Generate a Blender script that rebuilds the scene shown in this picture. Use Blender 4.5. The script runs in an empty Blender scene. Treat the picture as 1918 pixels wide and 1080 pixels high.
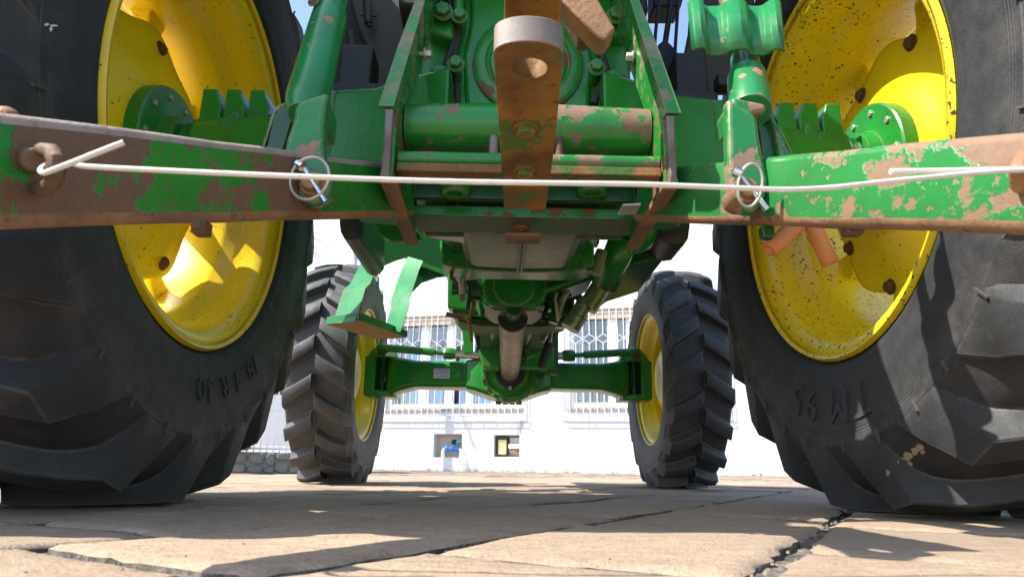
import bpy, bmesh, math, random
import numpy as np
from mathutils import Vector, Matrix, noise
from mathutils.bvhtree import BVHTree
random.seed(7)
PI = math.pi
scn = bpy.context.scene
COL = scn.collection
V = Vector

# ------------------------------------------------------------------ camera
F_PX = 1238.33
PITCH, YAW, ROLL = 0.2648, 0.0170, 0.0144
CAM = V((-0.0496, 0.0, 0.0874))
fwd = V((math.sin(YAW) * math.cos(PITCH), math.cos(YAW) * math.cos(PITCH), math.sin(PITCH)))
r0 = V((math.cos(YAW), -math.sin(YAW), 0))
u0 = r0.cross(fwd)
right = r0 * math.cos(ROLL) + u0 * math.sin(ROLL)
upv = -r0 * math.sin(ROLL) + u0 * math.cos(ROLL)
cam_d = bpy.data.cameras.new('camera')
cam_d.sensor_width = 36.0
cam_d.lens = 36.0 * F_PX / 1918.0
cam_d.clip_start = 0.02
cam_d.clip_end = 500
cam_o = bpy.data.objects.new('camera', cam_d)
cam_o.matrix_world = Matrix(((right.x, upv.x, -fwd.x, CAM.x), (right.y, upv.y, -fwd.y, CAM.y),
                             (right.z, upv.z, -fwd.z, CAM.z), (0, 0, 0, 1)))
COL.objects.link(cam_o)
scn.camera = cam_o
cam_d.dof.use_dof = True
cam_d.dof.focus_distance = 1.7
cam_d.dof.aperture_fstop = 11.0

# ------------------------------------------------------------------ world, sun, exposure
SUN_AZ = math.radians(251)      # compass-like: 0 = +Y, clockwise; the sun stands behind and to the left
SUN_EL = math.radians(51)
sun_dir = V((math.sin(SUN_AZ) * math.cos(SUN_EL), math.cos(SUN_AZ) * math.cos(SUN_EL), math.sin(SUN_EL)))
world = bpy.data.worlds.new('World')
scn.world = world
world.use_nodes = True
wn = world.node_tree
bg = wn.nodes.get('Background') or wn.nodes.new('ShaderNodeBackground')
sky = wn.nodes.new('ShaderNodeTexSky')
sky.sky_type = 'NISHITA'
sky.sun_disc = False
sky.sun_elevation = SUN_EL
sky.sun_rotation = SUN_AZ
sky.air_density = 1.0
sky.dust_density = 1.0
wn.links.new(sky.outputs[0], bg.inputs[0])
bg.inputs[1].default_value = 0.15
sun_l = bpy.data.lights.new('sun', 'SUN')
sun_l.energy = 4.2
sun_l.angle = math.radians(0.53)
sun_l.color = (1.0, 0.955, 0.88)
sun_o = bpy.data.objects.new('sun', sun_l)
sun_o.rotation_euler = (-sun_dir).to_track_quat('-Z', 'Y').to_euler()
sun_o.location = (0, 0, 20)
COL.objects.link(sun_o)
scn.view_settings.view_transform = 'Standard'
scn.view_settings.look = 'None'
scn.view_settings.gamma = 1.0
scn.view_settings.exposure = 1.32
scn.view_settings.use_curve_mapping = False

# ------------------------------------------------------------------ helpers
def ray(x, y):
    return fwd + right * ((x - 959) / F_PX) + upv * ((540 - y) / F_PX)
def P(x, y, Y):
    d = ray(x, y)
    return CAM + d * ((Y - CAM.y) / d.y)
def PX(x, y, X):
    d = ray(x, y)
    return CAM + d * ((X - CAM.x) / d.x)

class MB:
    def __init__(s):
        s.v = []; s.f = []; s.m = []; s.mi = 0
    def add(s, vs, fs):
        b = len(s.v)
        s.v.extend([V(v) for v in vs])
        for f in fs:
            s.f.append(tuple(b + i for i in f)); s.m.append(s.mi)
        return s
    def box(s, c, size, rot=None):
        hx, hy, hz = size[0] / 2, size[1] / 2, size[2] / 2
        vs = [V((x, y, z)) for x in (-hx, hx) for y in (-hy, hy) for z in (-hz, hz)]
        if rot is not None:
            vs = [rot @ v for v in vs]
        vs = [v + V(c) for v in vs]
        return s.add(vs, [(0, 1, 3, 2), (4, 6, 7, 5), (0, 4, 5, 1), (2, 3, 7, 6), (0, 2, 6, 4), (1, 5, 7, 3)])
    def prism(s, poly, ext):
        n = len(poly); ext = V(ext)
        poly = [V(p) for p in poly]
        vs = poly + [p + ext for p in poly]
        fs = [tuple(range(n)), tuple(range(2 * n - 1, n - 1, -1))]
        fs += [(i, i + n, (i + 1) % n + n, (i + 1) % n) for i in range(n)]
        return s.add(vs, fs)
    def loft(s, rings, closed=True, caps=True):
        n = len(rings[0]); vs = [p for r in rings for p in r]; fs = []
        for i in range(len(rings) - 1):
            for j in range(n if closed else n - 1):
                a = i * n + j; b = i * n + (j + 1) % n
                fs.append((a, b, b + n, a + n))
        if caps:
            fs.append(tuple(range(n - 1, -1, -1)))
            k = (len(rings) - 1) * n
            fs.append(tuple(range(k, k + n)))
        return s.add(vs, fs)
    def tube(s, path, r, seg=12, caps=True, flat=1.0):
        path = [V(p) for p in path]; n = len(path)
        rr = r if isinstance(r, (list, tuple)) else [r] * n
        rings = []; up = None
        for i, p in enumerate(path):
            t = (path[min(i + 1, n - 1)] - path[max(i - 1, 0)]).normalized()
            if up is None:
                up = V((0, 0, 1)) if abs(t.z) < .9 else V((1, 0, 0))
            a = (up - t * up.dot(t)).normalized(); b = t.cross(a); up = a
            rings.append([p + a * (rr[i] * math.cos(k * 2 * PI / seg)) + b * (rr[i] * flat * math.sin(k * 2 * PI / seg)) for k in range(seg)])
        return s.loft(rings, True, caps)
    def cyl(s, a, b, r, r2=None, seg=20):
        return s.tube([a, b], [r, r if r2 is None else r2], seg)
    def rev(s, c, axis, prof, seg=48, a0=0, a1=2 * PI):
        """revolve (axial, radius) pairs about axis through c"""
        c = V(c); t = V(axis).normalized()
        up = V((0, 0, 1)) if abs(t.z) < .9 else V((1, 0, 0))
        a = (up - t * up.dot(t)).normalized(); b = t.cross(a)
        full = abs(a1 - a0 - 2 * PI) < 1e-6
        k = seg if full else seg + 1
        rings = []
        for i in range(k):
            w = a0 + (a1 - a0) * i / seg
            d = a * math.cos(w) + b * math.sin(w)
            rings.append([c + t * x + d * r for x, r in prof])
        n = len(prof); vs = [p for r in rings for p in r]; fs = []
        for i in range(seg):
            for j in range(n - 1):
                p = i * n + j; q = ((i + 1) % k) * n + j
                fs.append((p, q, q + 1, p + 1))
        return s.add(vs, fs)
    def hexbolt(s, c, d, r=.014, h=.012, washer=True):
        c = V(c); d = V(d).normalized()
        if washer:
            s.cyl(c, c + d * (h * .25), r * 1.35, seg=16)
        s.loft(hexring(c, d, r, [(0, 1), (h * .85, 1), (h, .86)]))
        return s
    def sphere(s, c, r, seg=12, sc=(1, 1, 1)):
        c = V(c)
        rings = []
        for i in range(1, seg):
            th = PI * i / seg
            rings.append([c + V((sc[0] * r * math.sin(th) * math.cos(k * 2 * PI / seg), sc[1] * r * math.sin(th) * math.sin(k * 2 * PI / seg), sc[2] * r * math.cos(th))) for k in range(seg)])
        return s.loft(rings)

def hexring(c, d, r, lv):
    up = V((0, 0, 1)) if abs(d.z) < .9 else V((1, 0, 0))
    a = (up - d * up.dot(d)).normalized(); b = d.cross(a)
    return [[c + d * h + (a * math.cos(k * PI / 3 + .3) + b * math.sin(k * PI / 3 + .3)) * r * q for k in range(6)] for h, q in lv]

WL = {}
def obj(name, mb, mat, parent=None, bevel=0, smooth=35, label=None, kind=None, seg=2, solid=0, origin=None):
    vs = mb.v
    if origin is None:
        lo = V([min(v[i] for v in vs) for i in range(3)]); hi = V([max(v[i] for v in vs) for i in range(3)])
        c = (lo + hi) / 2
        if parent is None: c.z = lo.z
    else:
        c = V(origin)
    me = bpy.data.meshes.new(name)
    me.from_pydata([v - c for v in vs], [], mb.f)
    mats = mat if isinstance(mat, (list, tuple)) else [mat]
    for m in mats: me.materials.append(m)
    me.polygons.foreach_set('material_index', mb.m)
    bm = bmesh.new(); bm.from_mesh(me)
    bmesh.ops.recalc_face_normals(bm, faces=bm.faces)
    bm.to_mesh(me); bm.free()
    if smooth:
        me.polygons.foreach_set('use_smooth', [True] * len(me.polygons))
        me.set_sharp_from_angle(angle=math.radians(smooth))
    o = bpy.data.objects.new(name, me)
    COL.objects.link(o)
    return place(o, c, parent, bevel, label, kind, seg, solid)
def place(o, c, parent=None, bevel=0, label=None, kind=None, seg=2, solid=0):
    if parent is not None:
        o.parent = parent; o.location = c - WL[parent]
    else:
        o.location = c
    WL[o] = c.copy()
    if solid:
        m = o.modifiers.new('solid', 'SOLIDIFY'); m.thickness = solid; m.offset = 0
    if bevel:
        m = o.modifiers.new('bevel', 'BEVEL'); m.width = bevel; m.segments = seg; m.limit_method = 'ANGLE'; m.angle_limit = math.radians(38)
        m.harden_normals = False
    if label: o['label'] = label
    if kind: o['kind'] = kind
    return o
def empty(name, loc, label=None, cat=None, group=None, parent=None):
    o = bpy.data.objects.new(name, None); o.empty_display_size = .1
    COL.objects.link(o)
    place(o, V(loc), parent)
    tag(o, label, cat, group)
    return o
def tag(o, label=None, cat=None, group=None, kind=None):
    if label: o['label'] = label
    if cat: o['category'] = cat
    if group: o['group'] = group
    if kind: o['kind'] = kind
    return o
def share(o, name, c, parent, rot=None):
    """another object on the same mesh"""
    d = o.copy(); COL.objects.link(d); d.parent = None
    d.name = name
    place(d, V(c), parent)
    if rot is not None: d.rotation_euler = rot
    return d

# ------------------------------------------------------------------ materials
class NT:
    def __init__(s, name):
        s.m = bpy.data.materials.new(name); s.m.use_nodes = True
        s.t = s.m.node_tree; s.b = s.t.nodes['Principled BSDF']
        s.co = s.t.nodes.new('ShaderNodeTexCoord').outputs['Object']
    def n(s, typ, **k):
        x = s.t.nodes.new('ShaderNode' + typ)
        for a, v in k.items(): setattr(x, a, v)
        return x
    def l(s, a, b): s.t.links.new(a, b)
    def noise(s, scale, detail=4, rough=.55, vec=None, dist=0):
        x = s.n('TexNoise'); x.inputs['Scale'].default_value = scale; x.inputs['Detail'].default_value = detail
        x.inputs['Roughness'].default_value = rough; x.inputs['Distortion'].default_value = dist
        s.l(vec or s.co, x.inputs['Vector']); return x.outputs['Fac']
    def ramp(s, fac, *stops):
        x = s.n('ValToRGB'); e = x.color_ramp.elements
        while len(e) < len(stops): e.new(.5)
        for i, (p, c) in enumerate(stops):
            e[i].position = p; e[i].color = (*c, 1) if hasattr(c, '__len__') else (c, c, c, 1)
        s.l(fac, x.inputs[0]); return x.outputs[0]
    def mix(s, fac, a, b, mode='MIX'):
        x = s.n('MixRGB', blend_type=mode)
        for i, v in ((0, fac), (1, a), (2, b)):
            if hasattr(v, 'is_linked') or hasattr(v, 'links'): s.l(v, x.inputs[i])
            elif hasattr(v, '__len__'): x.inputs[i].default_value = (*v, 1)
            else: x.inputs[i].default_value = v
        return x.outputs[0]
    def math(s, op, a, b):
        x = s.n('Math', operation=op)
        for i, v in ((0, a), (1, b)):
            if hasattr(v, 'links'): s.l(v, x.inputs[i])
            else: x.inputs[i].default_value = v
        return x.outputs[0]
    def mapped(s, scale, rot=(0, 0, 0)):
        x = s.n('Mapping'); x.inputs['Scale'].default_value = scale; x.inputs['Rotation'].default_value = rot
        s.l(s.co, x.inputs[0]); return x.outputs[0]
    def set(s, **k):
        for a, v in k.items():
            i = s.b.inputs[a.replace('_', ' ')]
            if hasattr(v, 'links'): s.l(v, i)
            elif hasattr(v, '__len__') and i.type == 'RGBA': i.default_value = (*v, 1)
            else: i.default_value = v
        return s
    def bump(s, h, strength=.3, dist=.01):
        x = s.n('Bump'); x.inputs['Strength'].default_value = strength; x.inputs['Distance'].default_value = dist
        s.l(h, x.inputs['Height']); s.l(x.outputs[0], s.b.inputs['Normal']); return s

G1, G2 = (.010, .172, .016), (.017, .235, .032)
RUST1, RUST2, RUST3 = (.080, .036, .016), (.180, .085, .036), (.36, .14, .035)
def paint(name, wear=.0, scale=14, c1=G1, c2=G2, rough=.27, soft=.010, r1=RUST1, r2=RUST2, worn=None, grime=.5, edge=.75, grad=None, er=.0045):
    t = NT(name)
    a = t.noise(scale, 7, .62); b = t.noise(scale * .22, 3, .5); c = t.noise(scale * 5, 4, .6)
    base = t.mix(b, c1, c2)
    base = t.mix(t.math('MULTIPLY', t.ramp(t.noise(9, 6, .7), (.45, 0.), (.75, 1.)), grime), base, (.035, .032, .018))
    f = t.math('ADD', t.math('MULTIPLY', a, .72), t.math('MULTIPLY', b, .28))
    th = .72 - wear * .5
    if grad:
        sx = t.n('SeparateXYZ'); t.l(t.co, sx.inputs[0])
        u = t.math('ADD', t.math('MULTIPLY', sx.outputs[0], 2.), .5)
        f = t.math('ADD', f, t.math('SUBTRACT', t.ramp(u, *[(p, .5 + v) for p, v in grad]), .5))
    mask = t.ramp(f, (th, 0.), (th + soft, 1.))
    fine = t.noise(scale * 3.6, 5, .68); f2 = t.math('ADD', t.math('MULTIPLY', fine, .7), t.math('MULTIPLY', f, .42))
    chips = t.ramp(f2, (.80 - wear * .42, 0.), (.815 - wear * .42, 1.))
    keep = t.ramp(t.math('ADD', fine, t.math('MULTIPLY', f, -.35)), (.50, 0.), (.52, 1.))
    mask = t.math('MAXIMUM', t.math('SUBTRACT', mask, t.math('MULTIPLY', keep, .9)), chips)
    scr = t.ramp(t.noise(9, 4, .6, vec=t.mapped((2, 2, 60), (.5, .35, .2))), (.735, 0.), (.75, .8))
    mask = t.math('MAXIMUM', mask, t.math('MULTIPLY', scr, min(1., wear * 3)))
    mask.node.use_clamp = True
    rc = t.mix(c, r1, r2)
    rc = t.mix(t.ramp(b, (.4, 0.), (.7, .6)), rc, worn or RUST2)
    g = t.n('NewGeometry')
    bv = t.n('Bevel'); bv.samples = 4; bv.inputs['Radius'].default_value = er
    dt = t.n('VectorMath', operation='DOT_PRODUCT'); t.l(bv.outputs[0], dt.inputs[0]); t.l(g.outputs['Normal'], dt.inputs[1])
    pt = t.math('SUBTRACT', t.math('SUBTRACT', 1., dt.outputs['Value']), t.math('MULTIPLY', t.math('SUBTRACT', a, .5), .5))
    em = t.math('MULTIPLY', t.ramp(pt, (.02, 0.), (.09, 1.)), edge)
    em = t.math('MULTIPLY', em, t.ramp(dt.outputs['Value'], (.975, 1.), (.995, 0.)))
    mask = t.math('MAXIMUM', mask, em)
    rc = t.mix(em, rc, (.27, .22, .16))
    t.set(Base_Color=t.mix(mask, base, rc), Roughness=t.ramp(mask, (0, (rough,) * 3), (1, (.72,) * 3)))
    h = t.math('ADD', t.math('MULTIPLY', mask, -.5), t.math('MULTIPLY', c, .35))
    t.bump(h, .35, .004)
    return t.m
GREEN = paint('green_paint', .05, 16)
GREEN_CAST = paint('green_cast_paint', .10, 22, grime=.5)
GREEN_CHIP = paint('green_chipped_paint', .34, 17)
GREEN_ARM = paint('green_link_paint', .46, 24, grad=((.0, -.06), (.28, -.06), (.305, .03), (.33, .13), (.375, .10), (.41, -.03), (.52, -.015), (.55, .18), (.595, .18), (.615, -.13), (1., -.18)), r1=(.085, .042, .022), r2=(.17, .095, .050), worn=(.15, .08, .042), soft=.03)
GREEN_ARM_R = paint('green_link_paint_baked_sun', .41, 20, c1=(.018, .16, .036), c2=(.028, .20, .05), grad=((.0, -.2), (.345, -.13), (.385, -.03), (.40, .12), (.43, .14), (.445, -.09), (.53, -.07), (.59, .01), (.66, .085), (.73, .07), (1., .0)), r1=(.14, .075, .042), r2=(.25, .155, .095), worn=(.22, .125, .07), soft=.03)  # own wear pattern; sunlight is put into its paler green and rust
GREEN_WORN = paint('green_worn_edge_paint', .43, 16, r1=(.15, .10, .07), r2=(.32, .24, .18), worn=(.27, .2, .15), soft=.10)
GREEN_TUBE = paint('green_tube_paint', .36, 13, r1=(.12, .065, .04), r2=(.24, .155, .10), worn=(.22, .14, .095))
GREEN_DARK = paint('green_paint_baked_shade', .03, 12, c1=(.005, .062, .012), c2=(.008, .09, .018))  # darker copy of the green, with shade put into the colour
OLIVE = paint('oily_green_paint', .30, 14, c1=(.018, .080, .014), c2=(.04, .12, .028), r1=(.11, .055, .025), r2=(.19, .10, .05), worn=(.15, .09, .045), edge=0., rough=.62)

def belly():
    t = NT('worn_oily_casting')
    a = t.noise(7, 7, .65); b = t.noise(40, 6, .7)
    col = t.mix(t.ramp(a, (.35, 0.), (.7, 1.)), (.085, .105, .05), (.20, .205, .125))
    col = t.mix(t.ramp(b, (.60, 0.), (.68, .85)), col, (.03, .028, .018))
    col = t.mix(t.ramp(t.noise(5, 5, .6), (.54, 0.), (.62, .6)), col, (.02, .11, .03))
    t.set(Base_Color=col, Roughness=.38, Metallic=.15); t.bump(b, .25, .003); return t.m
BELLY = belly()
def rust(name, c1, c2, c3, green=0.):
    t = NT(name)
    a = t.noise(18, 8, .7); b = t.noise(70, 5, .65); c = t.noise(6, 4, .55)
    col = t.mix(t.ramp(a, (.3, 0.), (.7, 1.)), c1, c2)
    col = t.mix(t.ramp(c, (.42, 0.), (.62, .8)), col, c3)
    col = t.mix(t.ramp(b, (.56, 0.), (.72, .75)), col, (.025, .014, .008))
    if green:
        col = t.mix(t.ramp(t.noise(9, 7, .6), (.66 - green, 0.), (.70 - green, .85)), col, (.035, .13, .02))
    t.set(Base_Color=col, Roughness=.7, Metallic=.1); t.bump(t.math('ADD', a, b), .5, .004); return t.m
RUST_BAR = rust('rusty_drawbar_steel', (.075, .034, .011), (.225, .108, .020), (.33, .16, .018), .12)
RUST_DARK = rust('dark_rust', (.06, .028, .015), (.14, .065, .03), (.11, .06, .03))
RUST_PLAIN = rust('rusty_steel', (.11, .06, .035), (.25, .14, .08), (.32, .17, .07))
def steel(name, c1, c2, rough=.35, metal=.85, band=True):
    t = NT(name)
    a = t.noise(9, 6, .65, vec=t.mapped((1, 3.5, 3.5) if band else (1, 1, 1)))
    b = t.noise(120, 3, .5)
    col = t.mix(t.ramp(a, (.35, 0.), (.65, 1.)), c1, c2)
    t.set(Base_Color=col, Roughness=t.ramp(a, (.2, (rough,) * 3), (.9, (rough + .25,) * 3)), Metallic=metal)
    t.bump(b, .1, .002); return t.m
SHAFT = steel('worn_drive_shaft_metal', (.40, .36, .31), (.22, .15, .10), .33, .6)
CHROME = steel('chrome_rod_metal', (.72, .72, .72), (.5, .5, .5), .15, 1.0, False)
ZINC = steel('zinc_plated_metal', (.55, .53, .48), (.38, .34, .28), .4, .7, False)
EDGE = steel('bare_worn_steel', (.25, .22, .20), (.12, .085, .06), .55, .2, False)

def yellow(name, dens):
    t = NT(name)
    big = t.noise(4, 3, .6)
    th = .69 - dens
    m2 = t.ramp(t.math('ADD', t.noise(100, 2, .55), t.math('MULTIPLY', t.math('SUBTRACT', big, .5), .25)), (th, 0.), (th + .012, 1.))
    m3 = t.ramp(t.noise(26, 6, .7, vec=t.mapped((1, 1, 1.6))), (.715 - dens * .6, 0.), (.724 - dens * .6, 1.))
    mask = t.math('MAXIMUM', m2, m3)
    base = t.mix(t.noise(3, 3, .5), (.80, .55, .003), (.84, .64, .006))
    base = t.mix(t.math('MULTIPLY', t.ramp(t.noise(14, 6, .7), (.5, 0.), (.8, 1.)), .25), base, (.40, .24, .03))
    t.set(Base_Color=t.mix(mask, base, (.055, .028, .012)), Roughness=t.ramp(mask, (0, (.36,) * 3), (1, (.7,) * 3)), Coat_Weight=.12, Coat_Roughness=.2)
    t.bump(t.math('MULTIPLY', mask, -1), .3, .003)
    return t.m
YEL_L = yellow('yellow_rim_paint', .00)
YEL_R = yellow('yellow_chipped_rim_paint', .046)
YEL_C = yellow('yellow_clean_paint', -.01)

def rubber(name, c1, c2, dust, grain=1., band=None, ew=0.):
    t = NT(name)
    a = t.noise(6, 6, .65); b = t.noise(220, 3, .6); c = t.noise(28, 6, .7)
    col = t.mix(t.ramp(a, (.3, 0.), (.7, 1.)), c1, c2)
    col = t.mix(t.math('MULTIPLY', t.ramp(c, (.45, 0.), (.75, 1.)), dust), col, (.105, .095, .085))
    st = t.noise(5, 5, .6, vec=t.mapped((2, 9, 9)))
    col = t.mix(t.math('MULTIPLY', t.ramp(st, (.58, 0.), (.72, 1.)), dust * .8), col, (.12, .11, .098))
    if band:
        sp = t.n('SeparateXYZ'); t.l(t.co, sp.inputs[0]); cb = t.n('CombineXYZ'); t.l(sp.outputs[1], cb.inputs[1]); t.l(sp.outputs[2], cb.inputs[2])
        ln_ = t.n('VectorMath', operation='LENGTH'); t.l(cb.outputs[0], ln_.inputs[0])
        bd = t.ramp(ln_.outputs['Value'], (band[0], 0.), (.69, 1.), (.72, 1.), (band[1], .25), (.80, .0))
        nz = t.ramp(t.noise(13, 7, .7), (.42, 0.), (.70, 1.))
        col = t.mix(t.math('MULTIPLY', t.math('MULTIPLY', bd, nz), .45), col, (.11, .10, .088))
    h = t.math('ADD', t.math('MULTIPLY', b, .5 * grain), c)
    if ew:
        g = t.n('NewGeometry'); bv = t.n('Bevel'); bv.samples = 4; bv.inputs['Radius'].default_value = .011
        dt = t.n('VectorMath', operation='DOT_PRODUCT'); t.l(bv.outputs[0], dt.inputs[0]); t.l(g.outputs['Normal'], dt.inputs[1])
        pt = t.math('ADD', t.math('SUBTRACT', 1., dt.outputs['Value']), t.math('MULTIPLY', t.math('SUBTRACT', t.noise(60, 5, .7), .55), .35))
        col = t.mix(t.math('MULTIPLY', t.ramp(pt, (.03, 0.), (.14, 1.)), ew), col, (.16, .155, .15))
    if band:
        rg = t.math('SINE', t.math('MULTIPLY', ln_.outputs['Value'], 900.), 0.)
        h = t.math('ADD', h, t.math('MULTIPLY', t.math('MULTIPLY', rg, t.ramp(ln_.outputs['Value'], (.515, 0.), (.525, .5), (.56, .5), (.565, 0.), (.683, 0.), (.688, .6), (.70, .6), (.705, 0.))), .6))
    t.set(Base_Color=col, Roughness=t.ramp(c, (.3, (.55,) * 3), (.7, (.78,) * 3)))
    t.bump(h, .4, .004); return t.m
RUB = rubber('black_tyre_rubber', (.013, .013, .014), (.027, .028, .030), .10, band=(.62, .76), ew=.35)
RUB_LET = rubber('scuffed_letter_rubber', (.018, .018, .019), (.036, .036, .038), .15)
RUB_F = rubber('dusty_tyre_rubber', (.034, .034, .037), (.062, .063, .067), .25, ew=.8)

def plain(name, col, rough=.5, metal=0., var=.15, scale=12, bump=.1, coat=0.):
    t = NT(name)
    n = t.noise(scale, 6, .6)
    dk = tuple(c * (1 - var) for c in col); lt = tuple(min(1, c * (1 + var)) for c in col)
    t.set(Base_Color=t.mix(n, dk, lt), Roughness=rough, Metallic=metal, Coat_Weight=coat)
    t.bump(t.noise(scale * 8, 4, .6), bump, .003); return t.m
BLACK = plain('black_paint', (.010, .010, .011), .55)
BLACK_GLOSS = plain('glossy_black_paint', (.03, .032, .045), .22, coat=.5)
PLASTIC = plain('black_plastic', (.022, .023, .030), .42)
HOSE_BLK = plain('black_hose_rubber', (.018, .016, .018), .6)
CORD = plain('white_wire_coating', (.60, .56, .50), .5, var=.22, scale=45)
ORANGE = plain('orange_rubber', (.56, .20, .05), .55, var=.12, scale=40)
STEPUND = rust('rusty_step_underside', (.20, .11, .035), (.30, .20, .08), (.26, .15, .05), .04)
WHITE = plain('white_lime_wall_paint', (.58, .60, .63), .8, var=.10, scale=2.5, bump=.25)
WHITEBAR = plain('white_bar_paint', (.80, .80, .80), .5, var=.05)
WFRAME = plain('white_window_frame', (.78, .79, .80), .4, var=.03)
BEIGE = plain('beige_window_lintel', (.42, .36, .29), .8, var=.12)
SILL = plain('stone_sill', (.34, .29, .25), .8, var=.25)
NICHE = plain('rough_niche_plaster', (.52, .47, .42), .9, var=.2, bump=.5)
BLUEC = plain('blue_curtain_cloth', (.10, .42, .82), .7, var=.1)
ROOM = plain('room_wall_paint', (.30, .25, .19), .8, var=.3, scale=3)
def glass():
    t = NT('window_glass')
    tr = t.n('BsdfTransparent'); tr.inputs[0].default_value = (.86, .9, .92, 1)
    gl = t.n('BsdfGlossy'); gl.inputs['Roughness'].default_value = .02
    mx = t.n('MixShader'); mx.inputs[0].default_value = .22
    t.l(tr.outputs[0], mx.inputs[1]); t.l(gl.outputs[0], mx.inputs[2])
    out = t.t.nodes['Material Output']; t.l(mx.outputs[0], out.inputs[0]); return t.m
GLASS = glass()

def slab_mat():
    t = NT('tan_paving_stone')
    oi = t.n('ObjectInfo')
    geo = t.n('NewGeometry')
    pos = geo.outputs['Position']
    def mp(sc, rot=0):
        x = t.n('Mapping'); x.inputs['Scale'].default_value = sc; x.inputs['Rotation'].default_value = (0, 0, rot); t.l(pos, x.inputs[0]); return x.outputs[0]
    g = t.noise(6, 8, .68, vec=mp((1.8, 6, 4), .25), dist=1.2)
    n1 = t.noise(5, 6, .65, vec=pos); n2 = t.noise(150, 4, .7, vec=pos); n3 = t.noise(1.1, 4, .6, vec=pos)
    col = t.mix(t.ramp(g, (.3, 0.), (.7, 1.)), (.31, .22, .145), (.50, .375, .26))
    col = t.mix(t.ramp(n1, (.42, 0.), (.72, .7)), col, (.40, .255, .165))
    col = t.mix(t.ramp(n3, (.45, 0.), (.7, .75)), col, (.27, .225, .18))
    col = t.mix(t.math('MULTIPLY', t.ramp(n2, (.5, 0.), (.8, 1.)), .5), col, (.12, .085, .06))
    n4 = t.noise(38, 6, .75, vec=pos)
    col = t.mix(t.ramp(n4, (.52, 0.), (.70, .55)), col, (.17, .12, .08))
    col = t.mix(t.ramp(t.noise(2.3, 7, .75, vec=pos), (.55, 0.), (.68, .6)), col, (.15, .125, .10))
    col = t.mix(t.ramp(t.noise(300, 2, .5, vec=pos), (.66, 0.), (.72, .7)), col, (.05, .04, .03))
    col = t.mix(t.math('MULTIPLY', oi.outputs['Random'], .35), col, (.22, .165, .115))
    t.set(Base_Color=col, Roughness=.82)
    t.bump(t.math('ADD', t.math('MULTIPLY', n2, .55), t.math('ADD', g, t.math('MULTIPLY', n4, .6))), .9, .007); return t.m
SLAB = slab_mat()
def joint_mat():
    t = NT('sandy_joint_mortar')
    n = t.noise(60, 6, .7); n2 = t.noise(9, 5, .6)
    col = t.mix(t.ramp(n, (.35, 0.), (.65, 1.)), (.045, .039, .033), (.26, .22, .18))
    col = t.mix(t.ramp(n2, (.5, 0.), (.7, .8)), col, (.03, .025, .02))
    t.set(Base_Color=col, Roughness=.95); t.bump(n, .8, .01); return t.m
JOINT = joint_mat()
STONE = plain('grey_wall_stone', (.17, .17, .165), .85, var=.35, scale=9, bump=.6)
LEAF = plain('palm_leaf_green', (.10, .10, .035), .5, var=.4)
TWIG = plain('brown_twig_bark', (.16, .10, .06), .9, var=.4)
GRASS = plain('grass_green', (.06, .10, .025), .7, var=.4)

# ================================================================== SETTING: pavement
AX = V((.86, -.51, 0)).normalized(); AT = V((.51, .86, 0)).normalized()
def pave(s, t): return AX * s + AT * t
pv = MB()
pv.add([(-60, -20, -.022), (60, -20, -.022), (60, 80, -.022), (-60, 80, -.022)], [(0, 1, 2, 3)])
pavement = obj('pavement', pv, JOINT, smooth=0, kind='structure', label='tan stone paving with dark sandy joints under the tractor', origin=(0, 0, -.022))
SW, SL = .362, .43
ROW0 = -.165
slabs = []
for i in range(-70, 75):
    s1 = ROW0 + i * SW; s0 = s1 - SW
    off = {0: .63, -1: .82, -2: .56, 1: .89}.get(i, random.random())
    for j in range(-45, 75):
        rj = random.Random(i * 1000 + j)
        t0 = off + j * SL; t1 = t0 + SL
        c = pave((s0 + s1) / 2, (t0 + t1) / 2)
        if c.y < -8 or c.y > 17.5 or abs(c.x) > 16: continue
        slabs.append((c.y, c.x, s0, s1, t0, t1, rj, i, j))
def inview(y, x):
    return y > .35 and abs(x) < .25 + y * .86
slabs.sort(key=lambda k: (0 if inview(k[0], k[1]) else 1, k[0]))
def slab_mesh(mb, s0, s1, t0, t1, rj, nx, hz, near):
    gx = .012
    jt = lambda: rj.uniform(-.008, .008)
    cs = [(s0 + gx + jt(), t0 + gx + jt()), (s1 - gx + jt(), t0 + gx + jt()), (s1 - gx + jt(), t1 - gx + jt()), (s0 + gx + jt(), t1 - gx + jt())]
    tilt = (rj.uniform(-.004, .004), rj.uniform(-.004, .004))
    def pt(u, v):
        a = [cs[0][k] * (1 - u) * (1 - v) + cs[1][k] * u * (1 - v) + cs[2][k] * u * v + cs[3][k] * (1 - u) * v for k in (0, 1)]
        return pave(a[0], a[1])
    us = [0, .0, .025] + [(k + 1) / (nx + 1) for k in range(nx)] + [.975, 1, 1]
    n = len(us); vs = []; fs = []
    for a in range(n):
        for b in range(n):
            u, v = us[a], us[b]
            p = pt(u, v)
            e = 0
            outer = a in (0, n - 1) or b in (0, n - 1); rim = a in (1, n - 2) or b in (1, n - 2)
            if near:
                w = noise.noise(p * 9) * .006
                if rim or outer: p = p + V((noise.noise(p * 31), noise.noise(p * 33 + V((5, 5, 5))), 0)) * .011
                z = noise.noise(p * 6) * .0025 + noise.noise(p * 23) * .0016
            else: z = 0
            z += tilt[0] * (u - .5) + tilt[1] * (v - .5)
            if outer: z = -.03
            elif rim: z -= .005
            p.z = z + hz; vs.append(p)
    mi = []
    for a in range(n - 1):
        for b in range(n - 1):
            fs.append((a * n + b, (a + 1) * n + b, (a + 1) * n + b + 1, a * n + b + 1)); mi.append(1 if a in (0, n - 2) or b in (0, n - 2) else 0)
    mb.add(vs, fs); mb.m[-len(mi):] = mi
jm = MB()
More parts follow.
